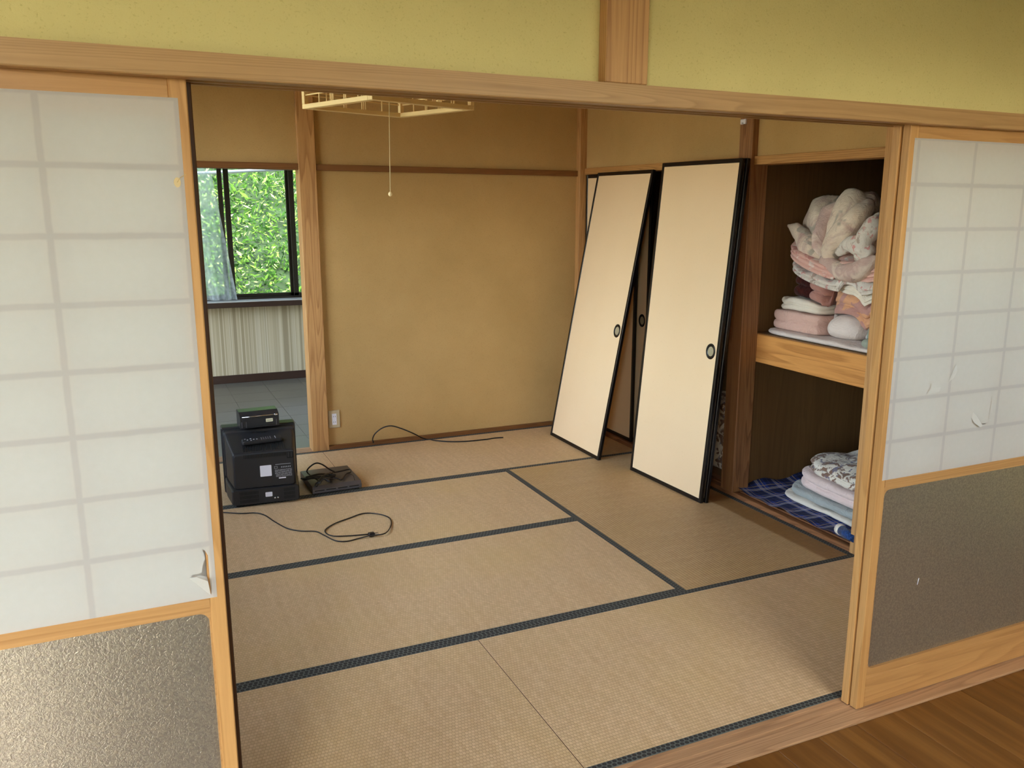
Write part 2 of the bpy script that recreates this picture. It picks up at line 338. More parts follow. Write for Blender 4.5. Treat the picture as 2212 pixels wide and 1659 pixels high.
# ------------------------------------------------------------------ mesh helpers
class MB:
    def __init__(s): s.v = []; s.f = []; s.sm = []
    def add(s, vs, fs, smooth=False):
        b = len(s.v); s.v += [tuple(p) for p in vs]; s.f += [tuple(i+b for i in q) for q in fs]; s.sm += [smooth]*len(fs); return s
    def box(s, x0, x1, y0, y1, z0, z1, ch=0.0):
        if x0 > x1: x0, x1 = x1, x0
        if y0 > y1: y0, y1 = y1, y0
        if z0 > z1: z0, z1 = z1, z0
        if ch <= 0:
            return s.add([(x0, y0, z0), (x1, y0, z0), (x1, y1, z0), (x0, y1, z0), (x0, y0, z1), (x1, y0, z1), (x1, y1, z1), (x0, y1, z1)],
                         [(0, 3, 2, 1), (4, 5, 6, 7), (0, 1, 5, 4), (1, 2, 6, 5), (2, 3, 7, 6), (3, 0, 4, 7)])
        ch = min(ch, (x1-x0)*.45, (y1-y0)*.45, (z1-z0)*.45)
        bm = bmesh.new(); bmesh.ops.create_cube(bm, size=1.0)
        for p in bm.verts: p.co = Vector(((x0+x1)/2+p.co.x*(x1-x0), (y0+y1)/2+p.co.y*(y1-y0), (z0+z1)/2+p.co.z*(z1-z0)))
        bmesh.ops.bevel(bm, geom=list(bm.edges), offset=ch, segments=1, affect='EDGES'); return s.bm(bm)
    def bm(s, bm, smooth=False, free=True):
        bm.verts.index_update(); s.add([p.co[:] for p in bm.verts], [[p.index for p in q.verts] for q in bm.faces], smooth)
        if free: bm.free()
        return s
    def tube(s, pts, r, n=8, smooth=True, sub=5, closed=False):
        P = [Vector(p) for p in pts]
        if sub > 1 and len(P) > 2: P = catmull(P, sub)
        rr = r if callable(r) else (lambda t: r)
        ring = []; up = Vector((0, 0, 1)); last = None
        for i, p in enumerate(P):
            d = (P[min(i+1, len(P)-1)]-P[max(i-1, 0)]).normalized()
            if last is None: a = d.cross(up) if abs(d.dot(up)) < .95 else d.cross(Vector((1, 0, 0)))
            else: a = last-d*last.dot(d)
            a.normalize(); b = d.cross(a); last = a; q = rr(i/(len(P)-1))
            ring.append([p+a*q*math.cos(2*math.pi*k/n)+b*q*math.sin(2*math.pi*k/n) for k in range(n)])
        vs = [v for R in ring for v in R]; fs = []
        for i in range(len(P)-1):
            for k in range(n): fs.append((i*n+k, i*n+(k+1) % n, (i+1)*n+(k+1) % n, (i+1)*n+k))
        fs += [tuple(range(n-1, -1, -1)), tuple((len(P)-1)*n+k for k in range(n))]
        return s.add(vs, fs, smooth)
    def loft(s, rings, cap=True, smooth=False):
        n = len(rings[0]); vs = [p for R in rings for p in R]; fs = []
        for i in range(len(rings)-1):
            for k in range(n): fs.append((i*n+k, i*n+(k+1) % n, (i+1)*n+(k+1) % n, (i+1)*n+k))
        if cap: fs += [tuple(range(n-1, -1, -1)), tuple((len(rings)-1)*n+k for k in range(n))]
        return s.add(vs, fs, smooth)
    def plate(s, outer, holes, y0, y1):
        """flat plate in the XZ plane with holes, between y0 and y1"""
        bm = bmesh.new(); es = []
        for loop in [outer]+holes:
            vv = [bm.verts.new((p[0], y0, p[1])) for p in loop]
            es += [bm.edges.new((vv[i], vv[(i+1) % len(vv)])) for i in range(len(vv))]
        bmesh.ops.triangle_fill(bm, edges=es, use_beauty=True, use_dissolve=False, normal=(0, -1, 0))
        if y1 != y0:
            r = bmesh.ops.extrude_face_region(bm, geom=list(bm.faces))
            for g in r['geom']:
                if isinstance(g, bmesh.types.BMVert): g.co.y = y1
            bmesh.ops.recalc_face_normals(bm, faces=list(bm.faces))
        return s.bm(bm)
    def mesh(s, name, mat):
        me = bpy.data.meshes.new(name); me.from_pydata(s.v, [], s.f); me.polygons.foreach_set('use_smooth', s.sm)
        me.materials.append(mat); me.update(); return me
    def build(s, name, mat, parent=None, loc=None):
        o = bpy.data.objects.new(name, s.mesh(name, M[mat] if isinstance(mat, str) else mat)); COL.objects.link(o)
        if parent: o.parent = parent
        if loc: o.location = loc
        return o
def catmull(P, sub):
    out = []; Q = [P[0]*2-P[1]]+P+[P[-1]*2-P[-2]]
    for i in range(1, len(Q)-2):
        a, b, c, d = Q[i-1:i+3]
        for k in range(sub):
            t = k/sub; out.append(.5*((2*b)+(c-a)*t+(2*a-5*b+4*c-d)*t*t+(3*b-a-3*c+d)*t**3))
    return out+[P[-1]]
def empty(name, loc=(0, 0, 0), rz=0.0):
    o = bpy.data.objects.new(name, None); COL.objects.link(o); o.location = loc; o.rotation_euler = (0, 0, rz); o.empty_display_size = .05; return o
def tag(o, label, cat=None, group=None, kind=None):
    o['label'] = label
    if cat: o['category'] = cat
    if group: o['group'] = group
    if kind: o['kind'] = kind
    return o
def struct(name, label, mb, mat, parent=None):
    o = mb.build(name, mat, parent); o['kind'] = 'structure'
    if label: o['label'] = label
    return o
def bxs(*bs, ch=0.0):
    m = MB()
    for b in bs: m.box(*b, ch=ch)
    return m
def rrect(x0, x1, z0, z1, r, n=5):
    out = []
    for cx, cz, a0 in ((x1-r, z1-r, 0), (x0+r, z1-r, 90), (x0+r, z0+r, 180), (x1-r, z0+r, 270)):
        for k in range(n+1):
            a = math.radians(a0+90*k/n); out.append((cx+r*math.cos(a), cz+r*math.sin(a)))
    return out

# ================================================================== LARGE STRUCTURE
RX, BY, CZ = 3.57, 3.50, 2.45          # right edge of mats, rear posts, ceiling
LINT = 1.7285
# front wall between hall and tatami room, above the lintel
struct('wall_front', 'olive plaster wall above the long lintel', bxs((-1.78, 1.702, -.062, -.02, 1.76, CZ), (1.808, 4.6, -.062, -.02, 1.76, CZ)), 'plaster_hall')
struct('trim_1', 'square wooden post standing on the lintel in the olive wall', bxs((1.702, 1.808, -.094, -.01, 1.774, CZ), ch=.002), 'post')
def lintel():
    # beam with two sliding grooves in its underside, profile in (y, z)
    p = [(-.105, 1.772), (-.105, LINT+.002), (-.103, LINT), (-.068, LINT), (-.068, LINT+.012), (-.038, LINT+.012), (-.038, LINT), (-.030, LINT), (-.030, LINT+.012), (-.002, LINT+.012), (-.002, LINT), (.004, LINT), (.004, 1.772)]
    m = MB(); m.loft([[(x, a, b) for a, b in p] for x in (-1.78, 4.6)]); return m
struct('trim_2', 'long grooved wooden lintel over the sliding screens', lintel(), 'beam_x')
def sill():
    p = [(-.112, -.03), (-.112, -.001), (-.110, 0), (-.066, 0), (-.066, -.002), (-.036, -.002), (-.036, 0), (-.031, 0), (-.031, -.002), (-.002, -.002), (-.002, 0), (.011, 0), (.011, -.03)]
    m = MB(); m.loft([[(x, a, b) for a, b in reversed(p)] for x in (-1.78, 4.6)]); return m
struct('trim_3', 'worn wooden sliding-door sill between tatami and floorboards', sill(), 'sill')
struct('wall_front_lower', 'plaster wall beside the run of sliding screens', bxs((-1.78, -.155, -.062, -.02, -.03, LINT), (3.675, 4.6, -.062, -.02, -.03, LINT)), 'plaster_hall')
struct('trim_14', 'wooden post closing the run of screens on the far right', bxs((3.568, 3.675, -.094, -.001, .0, LINT), ch=.002), 'post')
struct('trim_15', 'wooden post closing the run of screens on the left', bxs((-.155, -.05, -.094, -.001, .0, LINT), ch=.002), 'post')
# hall the photograph is taken from
struct('wall_hall_left', 'hall wall with a wide window', bxs((-1.9, -1.78, -2.7, -2.2, -.3, CZ), (-1.9, -1.78, -.6, .1, -.3, CZ), (-1.9, -1.78, -2.2, -.6, 1.9, CZ), (-1.9, -1.78, -2.2, -.6, -.3, .3)), 'plaster_hall')
struct('wall_hall_rear', 'hall wall with wide glazed garden opening', bxs((-1.9, -.8, -2.7, -2.6, -.3, CZ), (3.6, 4.72, -2.7, -2.6, -.3, CZ), (-.8, .1, -2.7, -2.6, 2.3, CZ), (-.8, .1, -2.7, -2.6, -.3, 0), (.1, 1.6, -2.7, -2.6, -.3, CZ), (1.6, 3.6, -2.7, -2.6, -.3, 1.35), (1.6, 3.6, -2.7, -2.6, 2.05, CZ)), 'plaster_hall')
struct('wall_hall_right', 'plain plaster hall wall', bxs((4.6, 4.72, -2.7, 3.7, -.3, CZ)), 'plaster_hall')
struct('ceiling_hall', 'pale hall ceiling', bxs((-1.9, 4.72, -2.7, .0, CZ, CZ+.08)), 'white_wall')
struct('wall_side_return', 'plaster return wall beside the tatami room', bxs((-1.9, -.02, -.02, .08, -.3, CZ)), 'plaster')
hall = struct('floor_hall', 'glossy brown hall floorboards', bxs((-1.9, 4.72, -2.7, -.112, -.3, -.022)), 'boards')
bmsh = bxs((-.0745, .0745, -1.24, 1.24, -.02, -.006), ch=.0015).mesh('floorboard', M['boards'])
for i in range(43):
    o = bpy.data.objects.new('floorboard', bmsh); COL.objects.link(o); o.parent = hall; o.location = (-1.82+i*.15, -1.353, 0)
# tatami room shell
struct('wall_left', 'plaster wall of the tatami room with a wide window', bxs((-.12, -.02, .08, .4, -.05, CZ), (-.12, -.02, 3.1, 3.62, -.05, CZ), (-.12, -.02, .4, 3.1, 2.25, CZ), (-.12, -.02, .4, 3.1, -.05, .6)), 'plaster')
struct('ceiling', 'boarded ceiling of the tatami room', bxs((-.12, 4.6, .0, 3.62, CZ, CZ+.08)), 'ceil')
struct('wall_back', 'brown plaster back wall with rail', bxs((1.81, 3.62, 3.53, 3.60, -.03, 1.71), (-.02, 3.62, 3.53, 3.60, 1.74, CZ)), 'plaster')
struct('trim_4', 'square wooden post between doorway and back wall', bxs((1.708, 1.809, BY, 3.615, -.01, CZ), ch=.0025), 'post')
struct('trim_5', 'dark wooden rail across the back wall', bxs((1.809, 3.56, BY+.008, 3.54, 1.706, 1.742), ch=.002), 'darkbeam')
struct('trim_6', 'wooden head beam over the rear doorway', bxs((-.02, 1.708, BY+.004, 3.615, 1.707, 1.743), ch=.002), 'darkbeam')
struct('baseboard_back', 'narrow brown strip where matting meets back wall', bxs((1.809, 3.56, BY-.004, 3.535, -.03, .022), ch=.0015), 'darkbeam')
struct('trim_7', 'slim wooden corner post', bxs((3.552, 3.63, 3.478, 3.56, -.02, CZ), ch=.002), 'post')
struct('trim_8', 'wooden threshold of the rear doorway', bxs((-.02, 1.708, 3.503, 3.535, -.03, .002), (-.02, 1.708, 3.541, 3.566, -.03, .002), (-.02, 1.708, 3.572, 3.615, -.03, .002), (-.02, 1.708, 3.50, 3.615, -.03, -.004)), 'sill')
# right-hand side: closet front
struct('wall_right', 'warm plaster wall above the closet', bxs((3.602, 3.66, -.02, 1.722, 1.75, CZ), (3.602, 3.66, 1.824, 3.5, 1.75, CZ)), 'plaster')
struct('trim_9', 'square wooden post dividing the closet front', bxs((3.566, 3.672, 1.722, 1.824, .022, CZ), ch=.0025), 'postdark')
struct('trim_10', 'wooden head rail over the open closet', bxs((3.584, 3.69, .885, 1.722, 1.716, 1.757), ch=.002), 'beam_y')
struct('trim_11', 'wooden head rail behind the leaning screens', bxs((3.588, 3.69, 1.824, 3.478, 1.716, 1.757), ch=.002), 'beam_y')
struct('trim_12', 'wooden closet jamb post beside the sliding screens', bxs((3.566, 3.672, .78, .885, .0, CZ), ch=.0025), 'post')
struct('wall_right_front', 'plaster strip beside the closet', bxs((3.60, 3.66, -.02, .78, -.03, 1.75)), 'plaster')
def csill():
    p = [(3.573, -.03), (3.573, .020), (3.576, .022), (3.598, .022), (3.598, .016), (3.622, .016), (3.622, .022), (3.630, .022), (3.630, .016), (3.654, .016), (3.654, .022), (3.69, .022), (3.69, -.03)]
    m = MB(); m.loft([[(a, y, b) for a, b in p] for y in (.78, 3.478)]); return m
struct('trim_13', 'grooved reddish closet sill', csill(), 'sill_y')
# closet carcass
struct('wall_closet_back', 'dark plywood closet back', bxs((4.54, 4.58, .74, 3.55, -.05, CZ)), 'ply')
struct('wall_closet_divider', 'brown plywood partition inside the closet', bxs((3.672, 4.54, 1.765, 1.79, .0, 1.95)), 'ply')
struct('wall_closet_end', 'plywood end wall of the closet', bxs((3.66, 4.58, .74, .78, -.05, CZ), (3.66, 4.58, 3.5, 3.55, -.05, CZ)), 'ply')
struct('floor_closet', 'closet floor boards', bxs((3.69, 4.54, .78, 3.5, -.03, .024)), 'ply')
struct('ceiling_closet', 'closet ceiling board', bxs((3.66, 4.58, .74, 3.55, 1.95, 1.99)), 'ply')

# tatami floor
floor = struct('floor', 'tatami floor laid with eight mats', bxs((-.02, 3.573, .011, 3.50, -.1, -.05)), 'ply')
def mat_piece(x0, x1, y0, y1, along):
    w, d = (x1-x0, y1-y0) if along == 'X' else (y1-y0, x1-x0)
    g = .0014
    m = bxs((-w/2+g, w/2-g, -d/2+.002, d/2-.002, -.05, 0), ch=.0005)
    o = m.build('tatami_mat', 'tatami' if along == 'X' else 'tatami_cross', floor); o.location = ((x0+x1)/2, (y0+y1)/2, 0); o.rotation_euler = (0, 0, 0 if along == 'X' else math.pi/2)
    for s in (-1, 1):
        b = bxs((-w/2+g*.6, w/2-g*.6, s*(d/2-.0300), s*(d/2-.0006), -.049, .0009), ch=.0007).build('border', 'heri', o)
Y0, Y1, Y2, Y3, Y4 = .012, .866, 1.772, 2.655, 3.498
mat_piece(-.02, 1.76, Y0, Y1, 'X'); mat_piece(1.76, 3.571, Y0, Y1, 'X')
mat_piece(.88, 2.643, Y1, Y2, 'X'); mat_piece(.88, 2.643, Y2, Y3, 'X')
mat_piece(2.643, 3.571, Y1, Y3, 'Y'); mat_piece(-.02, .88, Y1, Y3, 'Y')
mat_piece(-.02, 1.76, Y3, Y4, 'X'); mat_piece(1.76, 3.571, Y3, Y4, 'X')

for ya, yb in ((Y0, Y1), (Y3, Y4)): bxs((1.7587, 1.7613, ya+.032, yb-.032, -.05, -.0006)).build('mat_joint_shade', 'darkstile', floor)  # dark strip standing in for the shade inside the mat seam

# room beyond the rear doorway
FY = 5.93
struct('wall_far', 'striped wallpaper wall under the far window', bxs((-1.0, .95, FY, FY+.1, -.05, CZ), (2.66, 4.2, FY, FY+.1, -.05, CZ), (.95, 2.66, FY, FY+.1, -.05, .70), (.95, 2.66, FY, FY+.1, 1.97, CZ)), 'stripes')
struct('wall_far_left', 'plain wall of the far room', bxs((-1.1, -1.0, 3.6, 3.85, -.05, CZ), (-1.1, -1.0, 5.75, 6.03, -.05, CZ), (-1.1, -1.0, 3.85, 5.75, -.05, .1), (-1.1, -1.0, 3.85, 5.75, 2.2, CZ)), 'white_wall')
struct('wall_far_right', 'plain wall of the far room', bxs((4.2, 4.3, 3.6, 3.85, -.05, CZ), (4.2, 4.3, 5.75, 6.03, -.05, CZ), (4.2, 4.3, 3.85, 5.75, -.05, .1), (4.2, 4.3, 3.85, 5.75, 2.2, CZ)), 'white_wall')
struct('wall_far_near', 'rear face of the dividing wall', bxs((1.81, 4.3, 3.60, 3.615, -.05, CZ), (-1.1, 1.81, 3.60, 3.615, 1.745, CZ), (-1.1, -.02, 3.60, 3.66, -.05, CZ)), 'white_wall')
struct('ceiling_far', 'white ceiling of the far room', bxs((-1.1, 4.3, 3.6, 6.03, CZ, CZ+.06)), 'white_wall')
struct('baseboard_far', 'dark brown skirting under the striped wallpaper', bxs((-1.0, 4.2, FY-.012, FY+.01, 0, .068), ch=.002), 'sillfront')
ffloor = struct('floor_far', 'grey vinyl tiled floor of the far room', bxs((-1.1, 4.3, 3.61, 6.0, -.05, -.004)), 'tile')
tmsh = bxs((-.1505, .1505, -.1505, .1505, -.006, 0), ch=.0012).mesh('floor_tile', M['tile'])
for i in range(17):
    for j in range(8):
        o = bpy.data.objects.new('floor_tile', tmsh); COL.objects.link(o); o.parent = ffloor; o.location = (-.83+i*.3025, 3.77+j*.3025, 0)

# far window
win = empty('window_1', (1.80, FY, .70)); tag(win, 'dark bronze sliding window onto the green hillside', kind='structure')
m = bxs((-.85, .86, .02, .10, 0, .028), (-.85, .86, .02, .10, 1.245, 1.27), (-.85, -.825, .02, .10, 0, 1.27), (.835, .86, .02, .10, 0, 1.27)); m.build('window_frame', 'bronze', win)
def sash(x0, x1, y):
    s = bxs((x0, x0+.042, y, y+.022, .028, 1.245), (x1-.036, x1, y, y+.022, .028, 1.245), (x0, x1, y, y+.022, .028, .055), (x0, x1, y, y+.022, 1.21, 1.245), ch=.002).build('sash', 'bronze', win)
    bxs((x0+.04, x1-.034, y+.009, y+.013, .05, 1.215)).build('pane', 'glass', s)
sash(-.825, -.267, .030); sash(-.252, .281, .058); sash(.268, .835, .030)
bxs((-.90, .91, -.115, .02, -.035, .012), ch=.004).build('window_sill', 'winsill', win)
bxs((-.90, .91, -.122, -.114, -.04, .004), ch=.002).build('sill_edge', 'sillfront', win)
def lace():
    m = MB(); nu, nv = 70, 24; vs = []
    xr0, xr1 = at(448, 362, 'Y', FY-.06).x, at(507, 642, 'Y', FY-.06).x
    for j in range(nv+1):
        t = j/nv; z = 2.02+(.722-2.02)*t; xr = xr0+.02+(xr1-xr0)*max(0, (t-.17)/.83)
        for i in range(nu+1):
            u = i/nu; x = .92+(xr-.92)*u; vs.append((x, FY-.06+.022*math.sin(u*math.pi*13+.6*math.sin(t*3))*(.5+.5*t)+.008*math.sin(u*31), z))
    m.add(vs, [(j*(nu+1)+i, j*(nu+1)+i+1, (j+1)*(nu+1)+i+1, (j+1)*(nu+1)+i) for j in range(nv) for i in range(nu)], True)
    return m
cur = empty('lace_curtain', (0, 0, 0)); tag(cur, 'white sheer lace curtain drawn aside at the far window', 'curtain')
lace().build('lace', 'sheer', cur)
hem = MB(); hem.tube([(.92, FY-.06, 2.03), (2.66, FY-.06, 2.03)], .009, 8); hem.build('curtain_rod', 'white', cur)
p0, p1 = at(430, 374, 'Y', 6.5), at(605, 366, 'Y', 6.42)
pole = MB(); d = (p1-p0); pole.tube([p0-d*.6, p1+d*1.6], .014, 10, sub=1); 
tag(pole.build('laundry_pole', 'polewhite'), 'thin pale blue pole hanging outside the far window', 'pole')

# garden glazing of the hall
def glazing(name, label, w, h, n, loc, rz):
    e = empty(name, loc, rz); tag(e, label, kind='structure')
    bxs((-w/2, w/2, -.04, .04, 0, .03), (-w/2, w/2, -.04, .04, h-.03, h), (-w/2, -w/2+.03, -.04, .04, 0, h), (w/2-.03, w/2, -.04, .04, 0, h)).build('window_frame', 'bronze', e)
    pw = (w-.06)/n
    for i in range(n):
        x0 = -w/2+.03+i*pw; y = -.02 if i % 2 else .004
        s = bxs((x0, x0+.04, y, y+.02, .03, h-.03), (x0+pw-.04, x0+pw, y, y+.02, .03, h-.03), (x0, x0+pw, y, y+.02, .03, .08), (x0, x0+pw, y, y+.02, h-.07, h-.03)).build('sash', 'bronze', e)
        bxs((x0+.035, x0+pw-.035, y+.008, y+.012, .07, h-.06)).build('pane', 'glass', s)
glazing('window_2', 'side window of the hall', 1.6, 1.6, 2, (-1.84, -1.4, .3), math.pi/2)
glazing('window_3', 'narrow garden door of the hall', .9, 2.3, 1, (-.35, -2.65, 0), 0)
glazing('window_fill_6', 'unseen high window added to light the hall', 2.0, .7, 2, (2.6, -2.65, 1.35), 0)  # unseen window, added for more light on the right of the hall
glazing('window_fill_5', 'unseen side window added to brighten the far room', 1.9, 2.1, 2, (-1.05, 4.8, .1), math.pi/2)  # unseen window, put in to brighten the far room
glazing('window_fill_7', 'unseen opposite window added to brighten the far room', 1.9, 2.1, 2, (4.25, 4.8, .1), math.pi/2)  # second unseen window, also added for more light in the far room
glazing('window_4', 'wide side window of the tatami room', 2.7, 1.65, 2, (-.07, 1.75, .6), math.pi/2)

# outside
gr = MB()
N = 30; xs = [-30+60*i/N for i in range(N+1)]; ys = [-30+60*i/N for i in range(N+1)]
def gz(x, y):
    t = max(0, y-7.4); return -.55+min(t*.95, 7.5)+.25*noise.noise(Vector((x*.4, y*.4, 0)))*(1 if t > 0 else .2)
gr.add([(x, y, gz(x, y)-(.6 if y > 7 else 0)) for y in ys for x in xs], [(j*(N+1)+i, j*(N+1)+i+1, (j+1)*(N+1)+i+1, (j+1)*(N+1)+i) for j in range(N) for i in range(N)], True)
bank = MB(); bank.add([(x*.5+2, 7.35+(y+30)*.14, gz(x*.5+2, 7.35+(y+30)*.14)+.05) for y in ys for x in xs], [(j*(N+1)+i, j*(N+1)+i+1, (j+1)*(N+1)+i+1, (j+1)*(N+1)+i) for j in range(N) for i in range(N)], True)
tag(bank.build('garden_bank', plain('weedy_bank', (34, 52, 22), .95, vary=.4, bscale=6)), 'green weedy bank rising outside the far window', kind='structure')
g_ = gr.build('garden_ground', 'grass'); tag(g_, 'grassy ground rising to a bank outside', kind='structure')
def foliage():
    rnd = np.random.RandomState(4); n = 70000
    x = rnd.uniform(-1.5, 6.0, n); y = 7.3+rnd.uniform(0, 1, n)**.9*4.6
    base = np.array([gz(a, b) for a, b in zip(x, y)])+.05
    bump = np.array([noise.noise(Vector((a*1.1, b*1.1, 2.0)))*.45+noise.noise(Vector((a*2.9, b*2.9, 7.0)))*.25 for a, b in zip(x, y)])
    z = base+np.clip(bump+.12, 0, 1)*.8*rnd.uniform(.2, 1, n)+rnd.uniform(0, .14, n)
    s = rnd.uniform(.014, .034, n)*(1+.8*(rnd.rand(n) > .9)); el = rnd.uniform(1.2, 3.6, n)
    a = rnd.uniform(0, 2*np.pi, n); tilt = rnd.uniform(-.2, 1.2, n)
    ux = np.stack([np.cos(a)*np.cos(tilt), np.sin(a)*np.cos(tilt), np.sin(tilt)], 1)
    rv = rnd.normal(size=(n, 3)); vx = np.cross(ux, rv); vx /= np.linalg.norm(vx, axis=1)[:, None]
    c = np.stack([x, y, z], 1); L = (s*el)[:, None]*ux; Wd = s[:, None]*vx*.75
    V = np.stack([c-L*.5, c+Wd*.5, c+L*.5, c-Wd*.5], 1).reshape(-1, 3)
    me = bpy.data.meshes.new('hillside_foliage'); me.vertices.add(len(V)); me.vertices.foreach_set('co', V.ravel())
    me.loops.add(4*n); me.loops.foreach_set('vertex_index', np.arange(4*n)); me.polygons.add(n); me.polygons.foreach_set('loop_start', np.arange(0, 4*n, 4)); me.polygons.foreach_set('loop_total', np.full(n, 4))
    me.materials.append(M['leaf']); me.update(); me.validate()
    o = bpy.data.objects.new('hillside_foliage', me); COL.objects.link(o); return o
tag(foliage(), 'dense sunlit green leaves covering the bank outside', 'foliage', kind='stuff')

# ================================================================== SHOJI
SW = .909
def shoji(loc, label, holes=(), stile='frame_z'):
    """front face at local y=0, thickness 28 mm to +y"""
    e = empty('shoji_screen', loc); tag(e, label, 'sliding door', 'shoji screens in the hall sill')
    T = .028; st = .031
    for x0 in (0, SW-st):
        bxs((x0, x0+st, 0, T, .0, 1.736), ch=.0022).build('stile', stile, e)
    bxs((st, SW-st, .001, T-.001, 1.664, 1.734), ch=.0015).build('top_rail', 'frame_x', e)
    m = MB(); m.plate([(st, .715-.0), (SW-st, .715), (SW-st, .745), (st, .745)], [], .0005, T-.001); m.build('middle_rail', 'frame_x', e)
    m = MB(); m.plate([(st, .101), (SW-st, .101), (SW-st, .7148), (st, .7148)], [rrect(st+.003, SW-st-.003, .128, .706, .02)], .002, .012); m.build('panel_moulding', 'frame_x', e)
    bxs((st, SW-st, .0005, T-.001, .001, .100), ch=.002).build('bottom_rail', 'frame_x', e)
    bxs((st, SW-st, .0122, .0165, .10, .715)).build('lower_panel', 'koshi', e)
    for z in [1.697-.1205*k for k in range(1, 8)]:
        bxs((st, SW-st, .0012, .011, z-.004, z+.004)).build('lattice_bar', 'frame_x', e)
    for x in (SW-.24-.444, SW-.24-.222, SW-.24) if loc[0] < 1 else (.256, .478, .70):
        bxs((x-.004, x+.004, .0012, .013, .745, 1.664)).build('lattice_bar', 'frame_z', e)
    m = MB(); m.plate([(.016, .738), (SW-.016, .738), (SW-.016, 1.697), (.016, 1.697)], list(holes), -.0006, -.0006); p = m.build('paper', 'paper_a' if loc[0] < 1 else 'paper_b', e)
    return e, p
def loc_px(pts, e):
    return [(lambda q: (q.x-e[0], q.z))(at(px, py, 'Y', e[1])) for px, py in pts]
LF = (.862-SW, -.062, .0); RF = (2.656, -.062, .0)
tearL = loc_px([(437, 1186), (443, 1206), (437, 1224), (436, 1236), (428, 1240), (416, 1241), (411, 1247), (420, 1247), (432, 1243), (447, 1246), (451, 1262), (455, 1283), (456.5, 1282), (452, 1240), (449, 1200), (443, 1190)], LF)
tearL2 = None
sL, pL = shoji(LF, 'shoji with torn paper corner above a golden-lit panel, left of the opening', [tearL])
sR, pR = shoji(RF, 'shoji with small rips in its bluish paper above a dark grey panel',
      [loc_px([(2000, 850), (2004, 843), (2008, 836), (2008, 829), (2010, 826), (2011.5, 832), (2010, 838), (2003, 848)], RF),
       loc_px([(2064, 806), (2061, 815), (2057, 822), (2059, 818), (2062, 808)], RF),
       loc_px([(2142, 855), (2141.5, 870), (2138, 888), (2133, 914), (2123, 917), (2117, 917), (2116, 922), (2115, 916), (2133, 913), (2136.5, 888), (2140, 870)], RF)])
shoji((.872-SW, -.0305, .0), 'dark-edged shoji sliding behind the torn-cornered screen', stile='darkstile')
shoji((2.651, -.0305, .0), 'shoji stacked behind the ripped bluish-papered screen')
def flap(pts, e, parent, lift):
    q = loc_px(pts, e); m = MB(); cx = sum(p[0] for p in q)/len(q)
    vs = [(x, -.001-lift[i], z) for i, (x, z) in enumerate(q)]
    m.add(vs, [tuple(range(len(vs)))], True); m.build('torn_flap', 'paper', parent)
flap([(409, 1249), (424, 1244), (447, 1247), (455, 1284)], LF, sL, [0, .006, .02, .004])
flap([(2101, 890), (2107, 897), (2117, 918), (2110, 921), (2099, 912), (2097, 902)], RF, sR, [0, .003, .009, .012, .008, .002])
flap([(2048, 826), (2057, 800), (2063, 786), (2064, 800), (2058, 815)], RF, sR, [0, .002, .004, .006, .004])
flap([(2000, 852), (2012, 838), (2028, 836), (2026, 846)], RF, sR, [0, .002, .006, .003])
# stain drip on the left paper, scratch on the right panel
q = loc_px([(383, 394), (389, 384), (401, 377)], LF); m = MB()
m.add([(q[0][0]+.006*math.cos(a)*(1), -.0012, q[0][1]+.009*math.sin(a)) for a in [k*math.pi/6 for k in range(12)]], [tuple(range(12))])
m.tube([(q[0][0], -.0012, q[0][1]), (q[1][0], -.0012, q[1][1]), (q[2][0], -.0012, q[2][1])], .0007, 5); m.build('paper_stain', plain('tan_stain', (206, 180, 130), .6), sL)
q = at(1983, 1255, 'Y', -.05); a_, b_ = at(1981.5, 1263, 'Y', -.0505), at(1985, 1249, 'Y', -.0505)
m = MB(); m.tube([(a_.x-RF[0], .0117, a_.z), (b_.x-RF[0], .0117, b_.z)], .0011, 5, sub=1); m.build('scratch', 'white', sR)

# ================================================================== FUSUMA
FW, FT = .661, .020
def fusuma(origin, yaw, lean, label, roll=0.0, FH=1.753, hx=.595):
    e = empty('fusuma_panel'); tag(e, label, 'sliding door', 'closet screens by the right wall')
    u = Vector((math.sin(yaw), -math.cos(yaw), 0)); nr = Vector((math.cos(yaw), math.sin(yaw), 0)); up = Vector((0, 0, 1))*math.cos(lean)+nr*math.sin(lean)
    a = u*math.cos(roll)+up*math.sin(roll); b = -u*math.sin(roll)+up*math.cos(roll); c = b.cross(a); o = Vector(origin)
    e.matrix_world = Matrix(((a.x, c.x, b.x, o.x), (a.y, c.y, b.y, o.y), (a.z, c.z, b.z, o.z), (0, 0, 0, 1)))
    fw = .019
    for x0 in (0, FW-fw): bxs((x0, x0+fw, 0, FT, 0, FH), ch=.002).build('frame_stile', 'lacquer', e)
    for z0 in (0, FH-fw*1.15): bxs((fw, FW-fw, .0003, FT-.0003, z0, z0+fw*1.15), ch=.002).build('frame_rail', 'lacquer', e)
    bxs((fw-.002, FW-fw+.002, .0035, FT-.0035, fw*.9, FH-fw*.9)).build('paper_face', 'fusuma', e)
    hz = .792
    def ringp(r, y, n=24): return [(hx+r*math.cos(2*math.pi*k/n), y, hz+r*1.12*math.sin(2*math.pi*k/n)) for k in range(n)]
    m = MB(); m.loft([ringp(.0365, .0036), ringp(.036, .0012), ringp(.033, .0002), ringp(.027, .0006), ringp(.0225, .003)], cap=False, smooth=True); h = m.build('finger_pull', 'lacquer', e)
    m = MB(); m.loft([ringp(.0228, .0030), ringp(.021, .0033), ringp(.018, .0034)], cap=False, smooth=True); m.add(ringp(.018, .0034), [tuple(range(24))]); m.build('pull_cup', 'gold', h)
    return e
fusuma((3.319, 2.361, .0), .0384, .0878, 'cream fusuma with black frame leaning foremost beside the closet post', .0)
